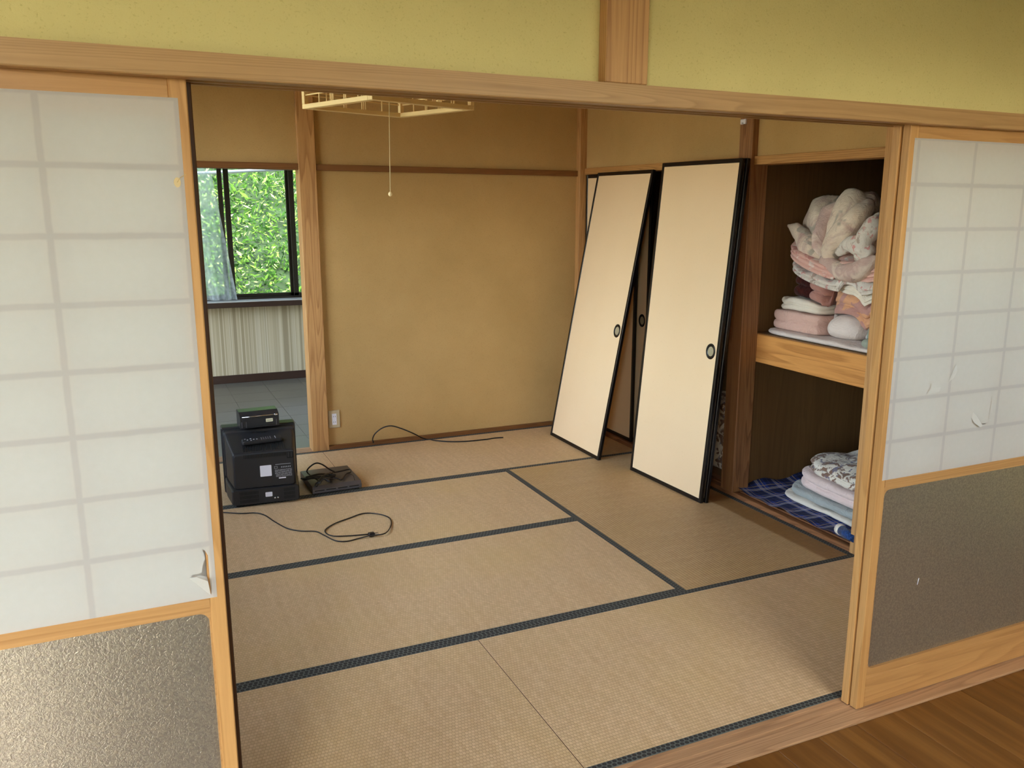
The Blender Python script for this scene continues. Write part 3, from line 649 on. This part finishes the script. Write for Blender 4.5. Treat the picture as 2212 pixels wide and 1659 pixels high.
fusuma((3.346, 2.352, .0), .0384, .0874, 'fusuma hidden behind the foremost leaning one, only its black edge showing')
fusuma((3.241, 3.263, .0), -.0021, .1869, 'cream fusuma with black frame leaning steeply at the back wall corner')
fusuma((3.632, 3.375, .022), .0, .0, 'shaded fusuma standing in the closet track between the leaning screens', FH=1.692)
fusuma((3.600, 3.476, .022), .0, .0, 'fusuma standing upright in the closet track, against the corner post', FH=1.692, hx=.066)

# ================================================================== LAMP
lamp = empty('lamp_frame', (1.785, 1.868, 1.898), math.radians(19.5)); tag(lamp, 'square blond wooden lattice lampshade hanging from the ceiling', 'lamp')
h = .253; b = .031; HT = .165
for k in range(4):
    R4 = Matrix.Rotation(k*math.pi/2, 4, 'Z')
    def put(name, mb, mat='lampwood'):
        o = mb.build(name, mat, lamp); o.matrix_local = R4; return o
    put('bottom_rail', bxs((-h+.0, h-b, -h, -h+b, 0, .018), ch=.0015)); put('top_rail', bxs((-h, h-b, -h, -h+b, HT-.016, HT), ch=.0015))
    put('corner_post', bxs((-h, -h+.02, -h, -h+.02, .018, HT-.016), ch=.0015))
    for z in (.052, .066, .112, .126): put('lattice_bar', bxs((-h+.02, h-.02, -h+.006, -h+.011, z, z+.0045)))
    for x in (-.14, -.055, -.045, -.035, .045, .055, .14): put('lattice_bar', bxs((x, x+.0045, -h+.011, -h+.016, .018, HT-.016)))
bxs((-h+.02, h-.02, -.012, .012, HT-.012, HT-.002)).build('cross_bar', 'lampwood', lamp)
m = MB(); m.tube([(0, 0, HT-.004), (0, 0, CZ-1.898)], .008, 8, sub=1); m.build('hanging_cord', 'string', lamp)
m = MB(); m.loft([[(r*math.cos(k*.3142), r*math.sin(k*.3142), z) for k in range(20)] for r, z in ((.03, CZ-1.898-.04), (.05, CZ-1.898-.03), (.055, CZ-1.898-.0005))], smooth=True); m.build('ceiling_cap', 'cream', lamp)
inv = Matrix.Rotation(-math.radians(19.5), 3, 'Z')
c0 = inv @ (at(841, 232, 'Y', 1.868)-Vector((1.785, 1.868, 1.898))); c1 = inv @ (at(843, 416, 'Y', 1.868)-Vector((1.785, 1.868, 1.898)))
m = MB(); m.tube([(c0.x*.9, c0.y*.9, HT-.01), c0, c1], .0018, 6, sub=1); pc = m.build('pull_cord', 'string', lamp)
m = MB(); bm = bmesh.new(); bmesh.ops.create_uvsphere(bm, u_segments=14, v_segments=9, radius=.0085)
for v_ in bm.verts: v_.co = Vector((v_.co.x+c1.x, v_.co.y+c1.y, v_.co.z*1.2+c1.z-.006))
m.bm(bm, True); m.build('pull_bead', 'bead', pc)

# ================================================================== TV and boxes on the floor
TVX, TVY = 1.306, 2.752
tv = empty('television', (TVX, TVY, 0), math.radians(-4)); tag(tv, 'black box-shaped tube television standing on the tatami, back turned', 'television')
bxs((-.193, .185, .115, .195, .004, .362), ch=.006).build('front_bezel', 'black', tv)
scr = MB(); vs = []; nsc = 10
for j in range(nsc+1):
    for i in range(nsc+1):
        u, w_ = i/nsc*2-1, j/nsc*2-1; vs.append((u*.145, .197-.0+.012*(1-.5*u*u-.5*w_*w_)-.010, .21+w_*.11))
scr.add(vs, [(j*(nsc+1)+i+1, j*(nsc+1)+i, (j+1)*(nsc+1)+i, (j+1)*(nsc+1)+i+1) for j in range(nsc) for i in range(nsc)], True); scr.build('screen', plain('tube_glass', (40, 44, 44), .08), tv)
def ring4(x0, x1, z0, z1, y, r):
    return [(x, y, z) for x, z in rrect(x0, x1, z0, z1, r, 3)]
m = MB(); m.loft([ring4(-.186, .179, .094, .352, .118, .012), ring4(-.183, .176, .093, .347, .085, .012), ring4(-.178, .172, .093, .338, .080, .015), ring4(-.174, .170, .093, .325, .03, .015), ring4(-.152, .152, .0925, .283, -.118, .014), ring4(-.148, .148, .0925, .277, -.128, .012), ring4(-.142, .142, .096, .268, -.132, .01)]); m.build('rear_shell', 'black', tv)
m = MB(); m.loft([ring4(-.187, .180, .006, .0925, .118, .01), ring4(-.184, .178, .006, .0925, .03, .01), ring4(-.166, .166, .010, .0925, -.135, .012), ring4(-.160, .160, .014, .090, -.146, .01)]); base = m.build('base', 'black', tv)
for x in (-.13, .13):
    for y in (-.10, .10): bxs((x-.015, x+.015, y-.012, y+.012, 0, .0075)).build('foot', 'blackmat', base)
# ridged vents on the sloping top and down the rear edge
gv = MB()
def shell_top(y): return .325+(.283-.325)*(.03-y)/.148
for i in range(27):
    x = -.098+i*.0078
    gv.add([(x, y, shell_top(y)+dz) for y, dz in ((-.02, -.002), (-.02, .0022), (-.117, .0022), (-.117, -.002))]+[(x+.004, y, shell_top(y)+dz) for y, dz in ((-.02, -.002), (-.02, .0022), (-.117, .0022), (-.117, -.002))], [(0, 1, 2, 3), (7, 6, 5, 4), (0, 4, 5, 1), (1, 5, 6, 2), (2, 6, 7, 3), (3, 7, 4, 0)])
    gv.box(x, x+.0035, -.1345, -.128, .252, .272)
gv.build('vent_grille', 'blackmat', tv)
gv = MB()
for i in range(13): gv.box(-.04+i*.0065, -.037+i*.0065, .058, .0785, .329, .3365)
gv.build('top_slots', 'blackmat', tv)
bv = MB()
for x0, n_ in ((-.128, 15), (.088, 9)):
    for r_ in range(3):
        for i in range(n_): bv.box(x0+i*.0062, x0+i*.0062+.0036, -.1475, -.145, .024+r_*.021, .040+r_*.021)
bv.build('base_vents', 'blackmat', base)
def sticker(name, x0, x1, z0, z1, y, mat, parent, r=.003):
    mm = MB(); mm.plate(rrect(x0, x1, z0, z1, r, 3), [], y, y+.001); return mm.build(name, mat, parent)
sticker('square_sticker', -.022, .034, .150, .208, -.1331, 'white', tv)
lb = MB(); rnd = random.Random(3)
lb.box(.054, .130, -.1328, -.1318, .206, .2085)
lb.box(.048, .064, -.1328, -.1318, .1965, .198); lb.box(.048, .064, -.1328, -.1318, .186, .1875); lb.box(.048, .0495, -.1328, -.1318, .186, .198); lb.box(.0625, .064, -.1328, -.1318, .186, .198)
for i in range(6): lb.box(.082+i*.0085, .0865+i*.0085, -.1328, -.1318, .188, .195)
for r_ in range(8):
    x = .050+.004*(r_ > 4)
    while x < .132:
        w_ = rnd.uniform(.006, .022); lb.box(x, min(x+w_, .134), -.1328, -.1318, .178-r_*.0052, .1800-r_*.0052); x += w_+rnd.uniform(.001, .003)
lb.build('rating_print', 'ink', tv)
sticker('barcode_sticker', .068, .103, .131, .137, -.1331, 'white', tv, .001)
sticker('jack_sticker', -.004, .030, .045, .069, -.1472, 'white', base)
for x in (.042, .057):
    m = MB(); m.loft([[(x+r*math.cos(k*.5236), y, .036+r*math.sin(k*.5236)) for k in range(12)] for r, y in ((.0045, -.146), (.0045, -.151), (.003, -.152))], smooth=True); m.build('jack', 'chrome', base)
at_ = bxs((.112, .146, -.1355, -.120, .236, .272), ch=.002).build('antenna_terminal', 'blackmat', tv); bxs((.118, .126, -.137, -.1345, .242, .266), (.132, .140, -.137, -.1345, .242, .266)).build('terminal_post', 'black', at_)
# radio
rd = empty('radio', (1.312, 2.872, .3625), math.radians(3)); tag(rd, 'small dark portable radio with folded antenna on the television', 'radio')
prof = [(-.052, .0), (-.052, .060), (-.046, .066), (-.016, .080), (.050, .084), (.056, .078), (.058, .004), (.054, 0)]
m = MB(); m.loft([[(x, a, b_) for a, b_ in prof] for x in (-.099, .099)]); m.build('case', 'black', rd)
m = MB(); m.add([(-.098, -.0135, .0812), (.098, -.0135, .0812), (.098, .049, .0846), (-.098, .049, .0846)], [(0, 1, 2, 3)]); m.build('top_plate', 'silver_green_reflect', rd)
bxs((-.088, .088, -.0545, -.051, .008, .046), ch=.002).build('battery_cover', 'black', rd)
sticker('label', .030, .066, .024, .042, -.0556, 'cream', rd); bxs((.036, .060, -.0562, -.0555, .031, .0335)).build('label_print', 'ink', rd)
m = MB(); m.tube([(-.090, -.055, .060), (.075, -.055, .060)], .0026, 8, sub=1); m.build('antenna', 'chrome', rd); bxs((.075, .092, -.058, -.050, .055, .065), ch=.002).build('antenna_hinge', 'chrome', rd)
for x in (-.094, -.072, .082): bxs((x, x+.004, -.0565, -.0515, .004, .034)).build('rear_rib', 'greyfront', rd)
bxs((-.1005, -.0985, -.028, -.005, .010, .015)).build('side_switch', 'chrome', rd)
# remote
rm = empty('remote_control', (1.302, 2.705, 0), math.radians(4)); tag(rm, 'black remote control lying on the sloping top of the television', 'remote')
rm.rotation_euler = (math.radians(14), 0, math.radians(4)); rm.location = (1.303, 2.708, .3115)
m = MB(); m.loft([ring4(-.098, .098, -.020, .020, 0, .008), ring4(-.1, .1, -.022, .022, .006, .01), ring4(-.098, .098, -.020, .020, .016, .009), ring4(-.094, .094, -.017, .017, .019, .007)])
m.v = [(x, z, y) for x, y, z in m.v]; m.f = [tuple(reversed(q)) for q in m.f]; m.build('case', 'black', rm)
for i in range(5):
    for j in range(3): bxs((-.004+i*.011, .002+i*.011, -.012+j*.009, -.007+j*.009, .0185, .0215), ch=.0008).build('button', 'greyfront', rm)
for i, (x, y) in enumerate(((-.075, -.004), (-.058, .006), (-.058, -.012), (-.043, -.003), (-.028, -.005), (-.085, .008))): bxs((x, x+.007, y, y+.005, .0185, .0215), ch=.0008).build('button', 'ink', rm)
bxs((.066, .069, -.012, .012, .0187, .0198)).build('logo_bar', 'ink', rm)
# tuner box
vc = empty('disc_player', (1.668, 2.812, 0), math.radians(1.5)); tag(vc, 'grey metal player box lying on the tatami beside the television', 'player')
m = MB(); prof = [(-.148, .008), (-.148, .030), (-.135, .046), (.150, .050), (.155, .046), (.155, .008)]
m.loft([[(x, a, b_) for a, b_ in prof] for x in (-.132, .132)]); m.build('case', 'greymetal', vc)
bxs((-.130, .130, -.1495, -.147, .010, .020)).build('front_strip', 'greyfront', vc)
for i in range(4): bxs((-.122+i*.062, -.070+i*.062, -.1500, -.1490, .020, .0245)).build('slot', 'blackmat', vc)
bxs((-.132, .118, .150, .158, .010, .047), ch=.002).build('rear_panel', 'blackmat', vc)
for x in (-.11, .11):
    for y in (-.12, .13): bxs((x-.012, x+.012, y-.012, y+.012, 0, .008)).build('foot', 'blackmat', vc)
# bundled leads on it
def zc(pts, mb, r=.0042): mb.tube([Vector(p) for p in pts], r, 7, sub=7)
bun = empty('cable_bundle', (1.62, 2.84, .05)); tag(bun, 'tied bundle of black leads lying on the grey player box', 'cable')
L = Vector((1.62, 2.84, .05))
def loc(px, py, z): return at(px, py, 'Z', z)-L
m = MB(); zc([loc(690, 1040, .062), loc(665, 1022, .07), loc(666, 1012, .10), loc(681, 1001, .125), loc(695, 1003, .12), loc(712, 1014, .08), loc(724, 1020, .062)], m); m.build('lead', 'cable', bun)
for k, (a, b_) in enumerate((((650, 1034), (715, 1034)), ((654, 1036), (718, 1029)), ((660, 1031), (720, 1026)), ((684, 1044), (716, 1022)), ((688, 1043), (710, 1040)))):
    m = MB(); z = .062+.004*k; p, q = loc(*a, z), loc(*b_, z); mid = (p+q)/2+Vector((0, .012*(k-2), .012)); zc([p, mid, q, q+Vector((.004, -.012, .004)), mid+Vector((.003, -.02, .004)), p+Vector((.004, -.012, 0))], m); m.build('lead', 'cable', bun)
m = MB(); zc([loc(688, 1040, .062), loc(681, 1046, .056), loc(682, 1051, .056), loc(686, 1048, .056), loc(690, 1036, .066)], m); m.build('lead', 'cable', bun)
m = MB(); zc([loc(715, 1030, .066), loc(730, 1034, .058), loc(738, 1036, .057), loc(748, 1024, .058), loc(757, 1020, .06), loc(755, 1014, .064), loc(735, 1018, .064), loc(715, 1022, .066)], m); m.build('lead', 'cable', bun)
bxs((loc(716, 1030, .06).x-.008, loc(716, 1030, .06).x+.008, loc(716, 1030, .06).y-.02, loc(716, 1030, .06).y+.03, .005, .032), ch=.006).build('cable_tie', 'cable', bun)
m = MB(); zc([loc(757, 1024, .056), loc(763, 1028, .060), loc(766, 1037, .056)], m, .002); m.build('lead', 'cable', bun)
# power cord with plug in front of the television
cp = [(470, 1106), (520, 1109), (552, 1108), (572, 1113), (592, 1126), (620, 1141), (650, 1147), (682, 1148), (700, 1156), (725, 1168), (750, 1169), (775, 1163), (800, 1157), (832, 1152), (845, 1133), (840, 1118), (815, 1110), (785, 1109), (755, 1119), (725, 1130), (704, 1143), (705, 1152), (722, 1158), (760, 1157), (795, 1154)]
pc = empty('power_cord', (1.5, 2.2, 0)); tag(pc, 'thin black power cord looped on the tatami before the television', 'cord')
def cz(i): return .0042+(.006 if i in (12, 13) else 0)
m = MB(); m.tube([at(a, b_, 'Z', cz(i))-Vector((1.5, 2.2, 0)) for i, (a, b_) in enumerate(cp)], .0030, 7, sub=6); m.build('lead', 'cable', pc)
q = at(802, 1155, 'Z', .008)-Vector((1.5, 2.2, 0)); bxs((q.x-.014, q.x+.016, q.y-.012, q.y+.012, .001, .019), ch=.004).build('plug', 'cable', pc)
bxs((q.x+.014, q.x+.034, q.y-.007, q.y-.004, .007, .013), (q.x+.014, q.x+.034, q.y+.004, q.y+.007, .007, .013)).build('prong', 'chrome', pc)
# aerial cable by the back wall
pts = [(807, 957, 3.49), (805, 948, 3.488), (811, 936, 3.475), (827, 924, 3.46), (845, 920, 3.44), (865, 925, 3.43), (890, 935, 3.42)]
P = [at(a, b_, 'Y', y) for a, b_, y in pts]+[at(a, b_, 'Z', .0045) for a, b_ in ((918, 948), (945, 952), (975, 954), (1010, 953), (1050, 949), (1070, 946), (1087, 945))]
m = MB(); m.tube(P, .0040, 8, sub=7); tag(m.build('aerial_cable', 'cable'), 'single black aerial cable curving out along the back wall', 'cable')
# socket
oc = empty('wall_socket', (1.853, 3.53, .19)); tag(oc, 'beige wall socket plate low on the back wall', 'socket')
bxs((-.036, .036, -.008, 0, -.057, .057), ch=.003).build('plate', 'outlet', oc)
ins = bxs((-.014, .014, -.0105, -.007, -.036, .036), ch=.001).build('insert', 'white', oc)
for z in (-.018, .018): bxs((-.0065, -.0045, -.0112, -.010, z-.004, z+.004), (.0045, .0065, -.0112, -.010, z-.004, z+.004)).build('slot', 'blackmat', ins)
hk = empty('wall_hook', at(1608, 263, 'X', 3.566)); tag(hk, 'small white plastic hook on the closet post', 'hook')
bxs((-.010, 0, -.020, .020, -.012, .012), ch=.002).build('plate', 'white', hk); bxs((-.020, -.008, -.006, .006, -.014, -.004), ch=.002).build('prong', 'white', hk)

# ================================================================== CLOSET SHELF
sh = empty('closet_shelf', (3.69, .78, .70)); tag(sh, 'thick wooden middle shelf across the open closet', 'shelf')
bxs((-.02, .025, .002, .983, .025, .172), ch=.003).build('front_beam', 'shelfwood', sh)
bxs((.0, .85, .002, .983, .152, .1745)).build('shelf_board', 'ply', sh)
SZ = .876

# ------------------------------------------------------------------ bedding
LAID = []      # cloth already laid down: later pieces rest on it
NB = [(0, 0)]+[(.02*math.cos(k*math.pi/4), .02*math.sin(k*math.pi/4)) for k in range(8)]
def support(x, y, lo):
    best = lo
    for t in LAID:
        for dx, dy in NB:
            h_ = t.ray_cast(Vector((x+dx, y+dy, 1.92)), Vector((0, 0, -1)))
            if h_[0] is not None and h_[0].z > best: best = h_[0].z
    return best
def slab(cx, cy, z0, w, d, h, layers=1, seed=0, rough=.012, dome=0.0, bend=None, p=5.0, rot=0.0, nth=96, ntz=None, fold=0.0, fs=5.0, groove=.014, foldang=.7):
    """soft folded cloth: rounded block whose sides show `layers` folds"""
    ntz = ntz or max(10, layers*9); rg = MB(); rings = []
    prof = []
    for j in range(7): prof.append((j/7.0, 0.0))
    for j in range(ntz+1):
        t = j/ntz; ph = (t*layers) % 1.0 if t < 1 else 1.0; bl = math.sin(math.pi*min(max(ph, 0), 1))**.5 if 0 < ph < 1 else 0
        prof.append((None, t, bl))
    for j in range(16, -1, -1): prof.append((j/17.0, 1.0))
    off = Vector((seed*3.17, seed*1.31, seed*.77)); cr, sr = math.cos(rot), math.sin(rot)
    for q in prof:
        R = []
        for k in range(nth):
            a = 2*math.pi*k/nth; c, s = math.cos(a), math.sin(a)
            e = (abs(c)**p+abs(s)**p)**(-1/p)
            if q[0] is None:
                t = q[1]; rad = 1.0; inset = groove*(1-q[2]); z = t*h
            else: rad = q[0]; inset = 0 if q[1] == 0 else 0; z = q[1]*h; inset = groove
            x = (w/2-inset)*e*c*rad; y = (d/2-inset)*e*s*rad
            P = Vector((x, y, z))
            f = z/h
            z += dome*f*(1-(e and min(1, (abs(x)/(w/2))**2.4))*.9)*(1-min(1, (abs(y)/(d/2))**2.4)*.9)
            nv = noise.noise_vector((P+off)*4.5)*rough+noise.noise_vector((P+off)*13)*rough*.4
            if fold:
                uu = x*math.cos(foldang)+y*math.sin(foldang); wv = noise.noise((P+off)*3.0)*2.2
                z += fold*f*(abs(math.sin(uu*fs*math.pi+wv*1.6))**.7-.5) + fold*.7*f*noise.noise((P+off)*7)
            X, Y = x*cr-y*sr, x*sr+y*cr
            zz = z+z0+nv.z*f*1.4; xx = X+nv.x*(.25+f*.75); yy = Y+nv.y*(.25+f*.75)
            if bend: zz += bend(xx+cx, yy+cy)
            b0 = z0+(bend(xx+cx, yy+cy) if bend else 0); zz = max(zz, b0)
            R.append((cx+xx, cy+yy, zz+max(0, support(cx+xx, cy+yy, -9)+.0025-b0)))
        rings.append(R)
    n = nth; vs = [pnt for R in rings[1:] for pnt in R]; rg.add(vs, [(i*n+k, i*n+(k+1) % n, (i+1)*n+(k+1) % n, (i+1)*n+k) for i in range(len(rings)-2) for k in range(n)], True)
    rg.add([rings[1][k] for k in range(n)], [tuple(range(n-1, -1, -1))], True); rg.add([rings[-1][k] for k in range(n)], [tuple(range(n))], True)
    LAID.append(BVHTree.FromPolygons([Vector(v) for v in rg.v], rg.f)); return rg
def bed(name, label, cat, mat, mb, group):
    o = mb.build(name, mat); tag(o, label, cat, group); return o
C_ = {
 'white': cloth('white_cotton', (230, 220, 206)), 'lilac': cloth('lilac_white_cotton', (220, 207, 202)), 'pink': cloth('pink_towelling', (216, 178, 166), bump=.35),
 'paleblue': cloth('pale_blue_cotton', (204, 206, 212)), 'bluegrey': cloth('blue_grey_blanket', (168, 172, 170), bump=.35), 'pinklilac': cloth('pink_lilac_blanket', (226, 203, 198), bump=.3),
 'maroon': cloth('maroon_cloth', (84, 32, 26), (62, 22, 20)), 'rose': cloth('dusty_rose_cloth', (176, 128, 118)),
 'salmon': cloth('patterned_futon', (186, 140, 132), (214, 160, 124), 9.0, .5, .53, third=(222, 190, 186)),
 'brownfloral': cloth('brown_floral_cotton', (222, 212, 198), (126, 98, 84), 22.0, .50, .55, third=(118, 112, 130)),
 'duvet': cloth('cream_floral_duvet', (222, 204, 186), (186, 156, 148), 6.5, .50, .64, third=(170, 160, 148)),
 'pinkfloral': cloth('pink_floral_sheet', (222, 178, 166), (204, 140, 134), 12.0, .55, .62, third=(232, 214, 206)),
 'greyfloral': cloth('grey_white_floral_sheet', (216, 208, 200), (176, 160, 150), 18.0, .54, .60, third=(206, 150, 146)),
 'greenish': cloth('grey_green_cotton', (150, 160, 150)), 'mauvefloral': cloth('mauve_floral_duvet', (196, 168, 160), (222, 204, 190), 8.0, .48, .60, third=(160, 140, 132)),
}
UP, LO = 'bedding on the closet shelf', 'bedding on the closet floor'
# lower compartment
pl = MB(); nx, ny = 60, 90; x0, x1, y0, y1 = 3.60, 4.36, .79, 1.755; vs = []
for j in range(ny+1):
    for i in range(nx+1):
        u, w_ = i/nx, j/ny; x = x0+(x1-x0)*u; y = y0+(y1-y0)*w_
        edge = .0
        if i < 4: x += .012*noise.noise(Vector((y*9, 1, 0)))
        z = .030+.010*(noise.noise(Vector((x*7, y*7, 3)))+.4*noise.noise(Vector((x*19, y*19, 5))))+.012*max(0, 1-i/5)*(.5+.5*math.sin(y*38))
        if j > ny-9: z += .035*((j-(ny-9))/9)**1.5*(.6+.4*math.sin(x*22))
        vs.append((x, y, max(z, .0262)))
nb = len(vs); pl.add(vs, [(j*(nx+1)+i, j*(nx+1)+i+1, (j+1)*(nx+1)+i+1, (j+1)*(nx+1)+i) for j in range(ny) for i in range(nx)], True)
LAID.append(BVHTree.FromPolygons([Vector(v) for v in pl.v], pl.f))
bed('tartan_blanket', 'blue tartan blanket spread over the closet floor', 'blanket', 'tartan', pl, LO)
bed('folded_sheet', 'white folded sheet at the bottom of the low stack', 'sheet', C_['white'], slab(4.03, 1.19, .030, .58, .78, .022, 1, 11, .006, p=7, bend=lambda x, y: .02*max(0, (y-1.45)/.25)), LO)
bed('folded_blanket', 'blue-grey folded blanket low in the closet floor stack', 'blanket', C_['bluegrey'], slab(4.04, 1.175, .052, .565, .77, .038, 1, 12, .007, p=6, bend=lambda x, y: .025*max(0, (y-1.45)/.25)), LO)
bed('folded_blanket', 'pale pink folded blanket in the closet floor stack', 'blanket', C_['pinklilac'], slab(4.05, 1.17, .092, .545, .71, .084, 2, 13, .011, p=5, groove=.02), LO)
bed('folded_quilt', 'white quilt with brown leaf print topping the low stack', 'quilt', C_['brownfloral'], slab(4.06, 1.155, .178, .52, .66, .055, 2, 14, .014, dome=.035, p=4.5, groove=.02, fold=.02, fs=3.0), LO)
q = at(1815, 1148, 'Z', .062); q2 = at(1840, 1166, 'Z', .06)
rl = empty('rolled_cloth', (q.x, q.y, .05)); tag(rl, 'small rolled blue cloth with white end on the tartan blanket', 'cloth', LO)
dv = (q2-q); dv.z = 0; dv.normalize()
m = MB(); m.tube([Vector((0, 0, .022))+dv*.012, Vector((0, 0, .022))+dv*.12], lambda t: .024-.006*t, 14, sub=6); m.build('roll', cloth('blue_cotton', (40, 72, 128), (24, 44, 90), 60), rl)
m = MB(); m.tube([Vector((0, 0, .022))-dv*.012, Vector((0, 0, .022))+dv*.014], .0255, 14, sub=1); m.build('white_cuff', C_['white'], rl)
# shelf bedding, bottom upward
LAID.clear()
bed('flat_sheet', 'thin white sheet spread at the bottom of the shelf pile', 'sheet', C_['lilac'], slab(4.0, 1.29, SZ-.0005, .60, .90, .022, 1, 21, .006, p=8), UP)
bed('folded_blanket', 'pink folded towelling blanket at the front of the shelf', 'blanket', C_['pink'], slab(3.93, 1.56, SZ+.021, .36, .35, .092, 2, 22, .007, p=7, groove=.010), UP)
bed('pillow', 'lilac-white pillow slumped beside the pink blanket', 'pillow', C_['lilac'], slab(3.89, 1.262, SZ+.021, .27, .22, .080, 1, 23, .008, dome=.03, p=3.2, groove=.035, rot=.12), UP)
bed('pillow', 'pale blue pillow partly behind the sliding screens', 'pillow', C_['paleblue'], slab(3.92, 1.035, SZ+.021, .32, .20, .065, 1, 24, .010, dome=.03, p=3.0, groove=.04), UP)
bed('folded_cloth', 'grey-green cloth scrap at the shelf edge', 'cloth', C_['greenish'], slab(3.728, 1.00, SZ+.0, .07, .12, .035, 1, 25, .006, p=3, groove=.015), UP)
bed('folded_sheet', 'white crumpled sheet folded on the pink blanket', 'sheet', C_['white'], slab(3.94, 1.575, SZ+.113, .32, .31, .050, 2, 26, .014, dome=.02, p=4.5, groove=.014, fold=.02, fs=4), UP)
bed('futon', 'salmon patterned futon mattress in the middle of the shelf pile', 'futon', C_['salmon'], slab(4.07, 1.13, SZ+.080, .56, .54, .105, 2, 27, .014, p=4.5, groove=.02), UP)
bed('folded_cloth', 'dark maroon cloth crushed against the closet partition', 'cloth', C_['maroon'], slab(4.11, 1.655, SZ+.115, .46, .18, .18, 3, 28, .02, p=4, groove=.02), UP)
bed('folded_cloth', 'dusty rose cloth crumpled next to the maroon one', 'cloth', C_['rose'], slab(4.00, 1.465, SZ+.150, .42, .15, .10, 2, 29, .014, p=3.5, groove=.025), UP)
bed('folded_sheet', 'off-white folded cotton over the salmon futon', 'sheet', C_['white'], slab(4.03, 1.14, SZ+.190, .50, .44, .042, 2, 30, .010, p=4.5, groove=.012), UP)
def sag(y): return .26*max(0, (y-1.22)/.52)**1.6
bed('bunched_sheet', 'grey-white floral sheet sagging under the pink one', 'sheet', C_['greyfloral'], slab(4.03, 1.275, SZ+.240, .54, .86, .045, 2, 31, .012, p=4, groove=.018, bend=lambda x, y: .40*sag(y)), UP)
bed('bunched_sheet', 'pink floral sheet sagging beneath the big duvet', 'sheet', C_['pinkfloral'], slab(4.02, 1.28, SZ+.292, .54, .90, .066, 3, 32, .014, p=3.6, groove=.02, bend=lambda x, y: .46*sag(y)), UP)
dv_ = empty('duvet', (0, 0, 0)); tag(dv_, 'cream floral duvet bunched up on top of the shelf pile', 'duvet', UP)
slab(4.09, 1.30, SZ+.365, .53, .90, .110, 1, 33, .035, dome=.07, p=3.2, groove=.04, fold=.055, fs=4.6, nth=170, ntz=26, bend=lambda x, y: .50*sag(y), foldang=1.1).build('bunch', C_['duvet'], dv_)
def px3(a, b_, x): return at(a, b_, 'X', x)
def roll(pts, rads, mat, name, n=22, flat=.75, seed=0):
    mb = MB(); mb.tube([px3(*p) for p in pts], lambda t: np.interp(t, np.linspace(0, 1, len(rads)), rads), n, sub=8)
    mb.v = [tuple(Vector(v)+noise.noise_vector(Vector(v)*9+Vector((seed, 0, 0)))*.014+noise.noise_vector(Vector(v)*24)*.006) for v in mb.v]; mb.build(name, C_[mat], dv_)
roll([(1790, 575, 3.80), (1800, 535, 3.79), (1825, 498, 3.79), (1858, 462, 3.82), (1880, 445, 3.9)], [.03, .055, .062, .055, .03], 'duvet', 'rolled_fold', seed=1)
roll([(1776, 590, 3.82), (1772, 540, 3.82), (1775, 500, 3.84), (1800, 460, 3.9), (1835, 436, 3.95)], [.02, .035, .045, .05, .03], 'mauvefloral', 'rolled_fold', seed=2)
roll([(1702, 488, 3.84), (1725, 500, 3.84), (1748, 530, 3.83), (1768, 560, 3.82), (1785, 590, 3.84)], [.006, .04, .052, .045, .02], 'duvet', 'rolled_fold', seed=3)
roll([(1785, 560, 3.79), (1810, 580, 3.77), (1845, 590, 3.76), (1875, 578, 3.77), (1895, 555, 3.8)], [.03, .042, .048, .045, .04], 'mauvefloral', 'rolled_fold', seed=4)
roll([(1815, 545, 3.79), (1838, 528, 3.77), (1862, 535, 3.76), (1880, 555, 3.77)], [.025, .042, .045, .03], 'greyfloral', 'rolled_fold', seed=5)
roll([(1860, 560, 3.77), (1868, 520, 3.76), (1885, 490, 3.78), (1905, 470, 3.85)], [.03, .04, .042, .03], 'greyfloral', 'rolled_fold', seed=6)
# bedding glimpsed in the closed part of the closet
LAID.clear()
bed('folded_quilt', 'grey quilt glimpsed in the gap behind the closet post', 'quilt', C_['brownfloral'], slab(3.98, 2.10, .024, .46, .42, .40, 4, 41, .015, p=4, groove=.02), 'bedding behind the leaning screens')
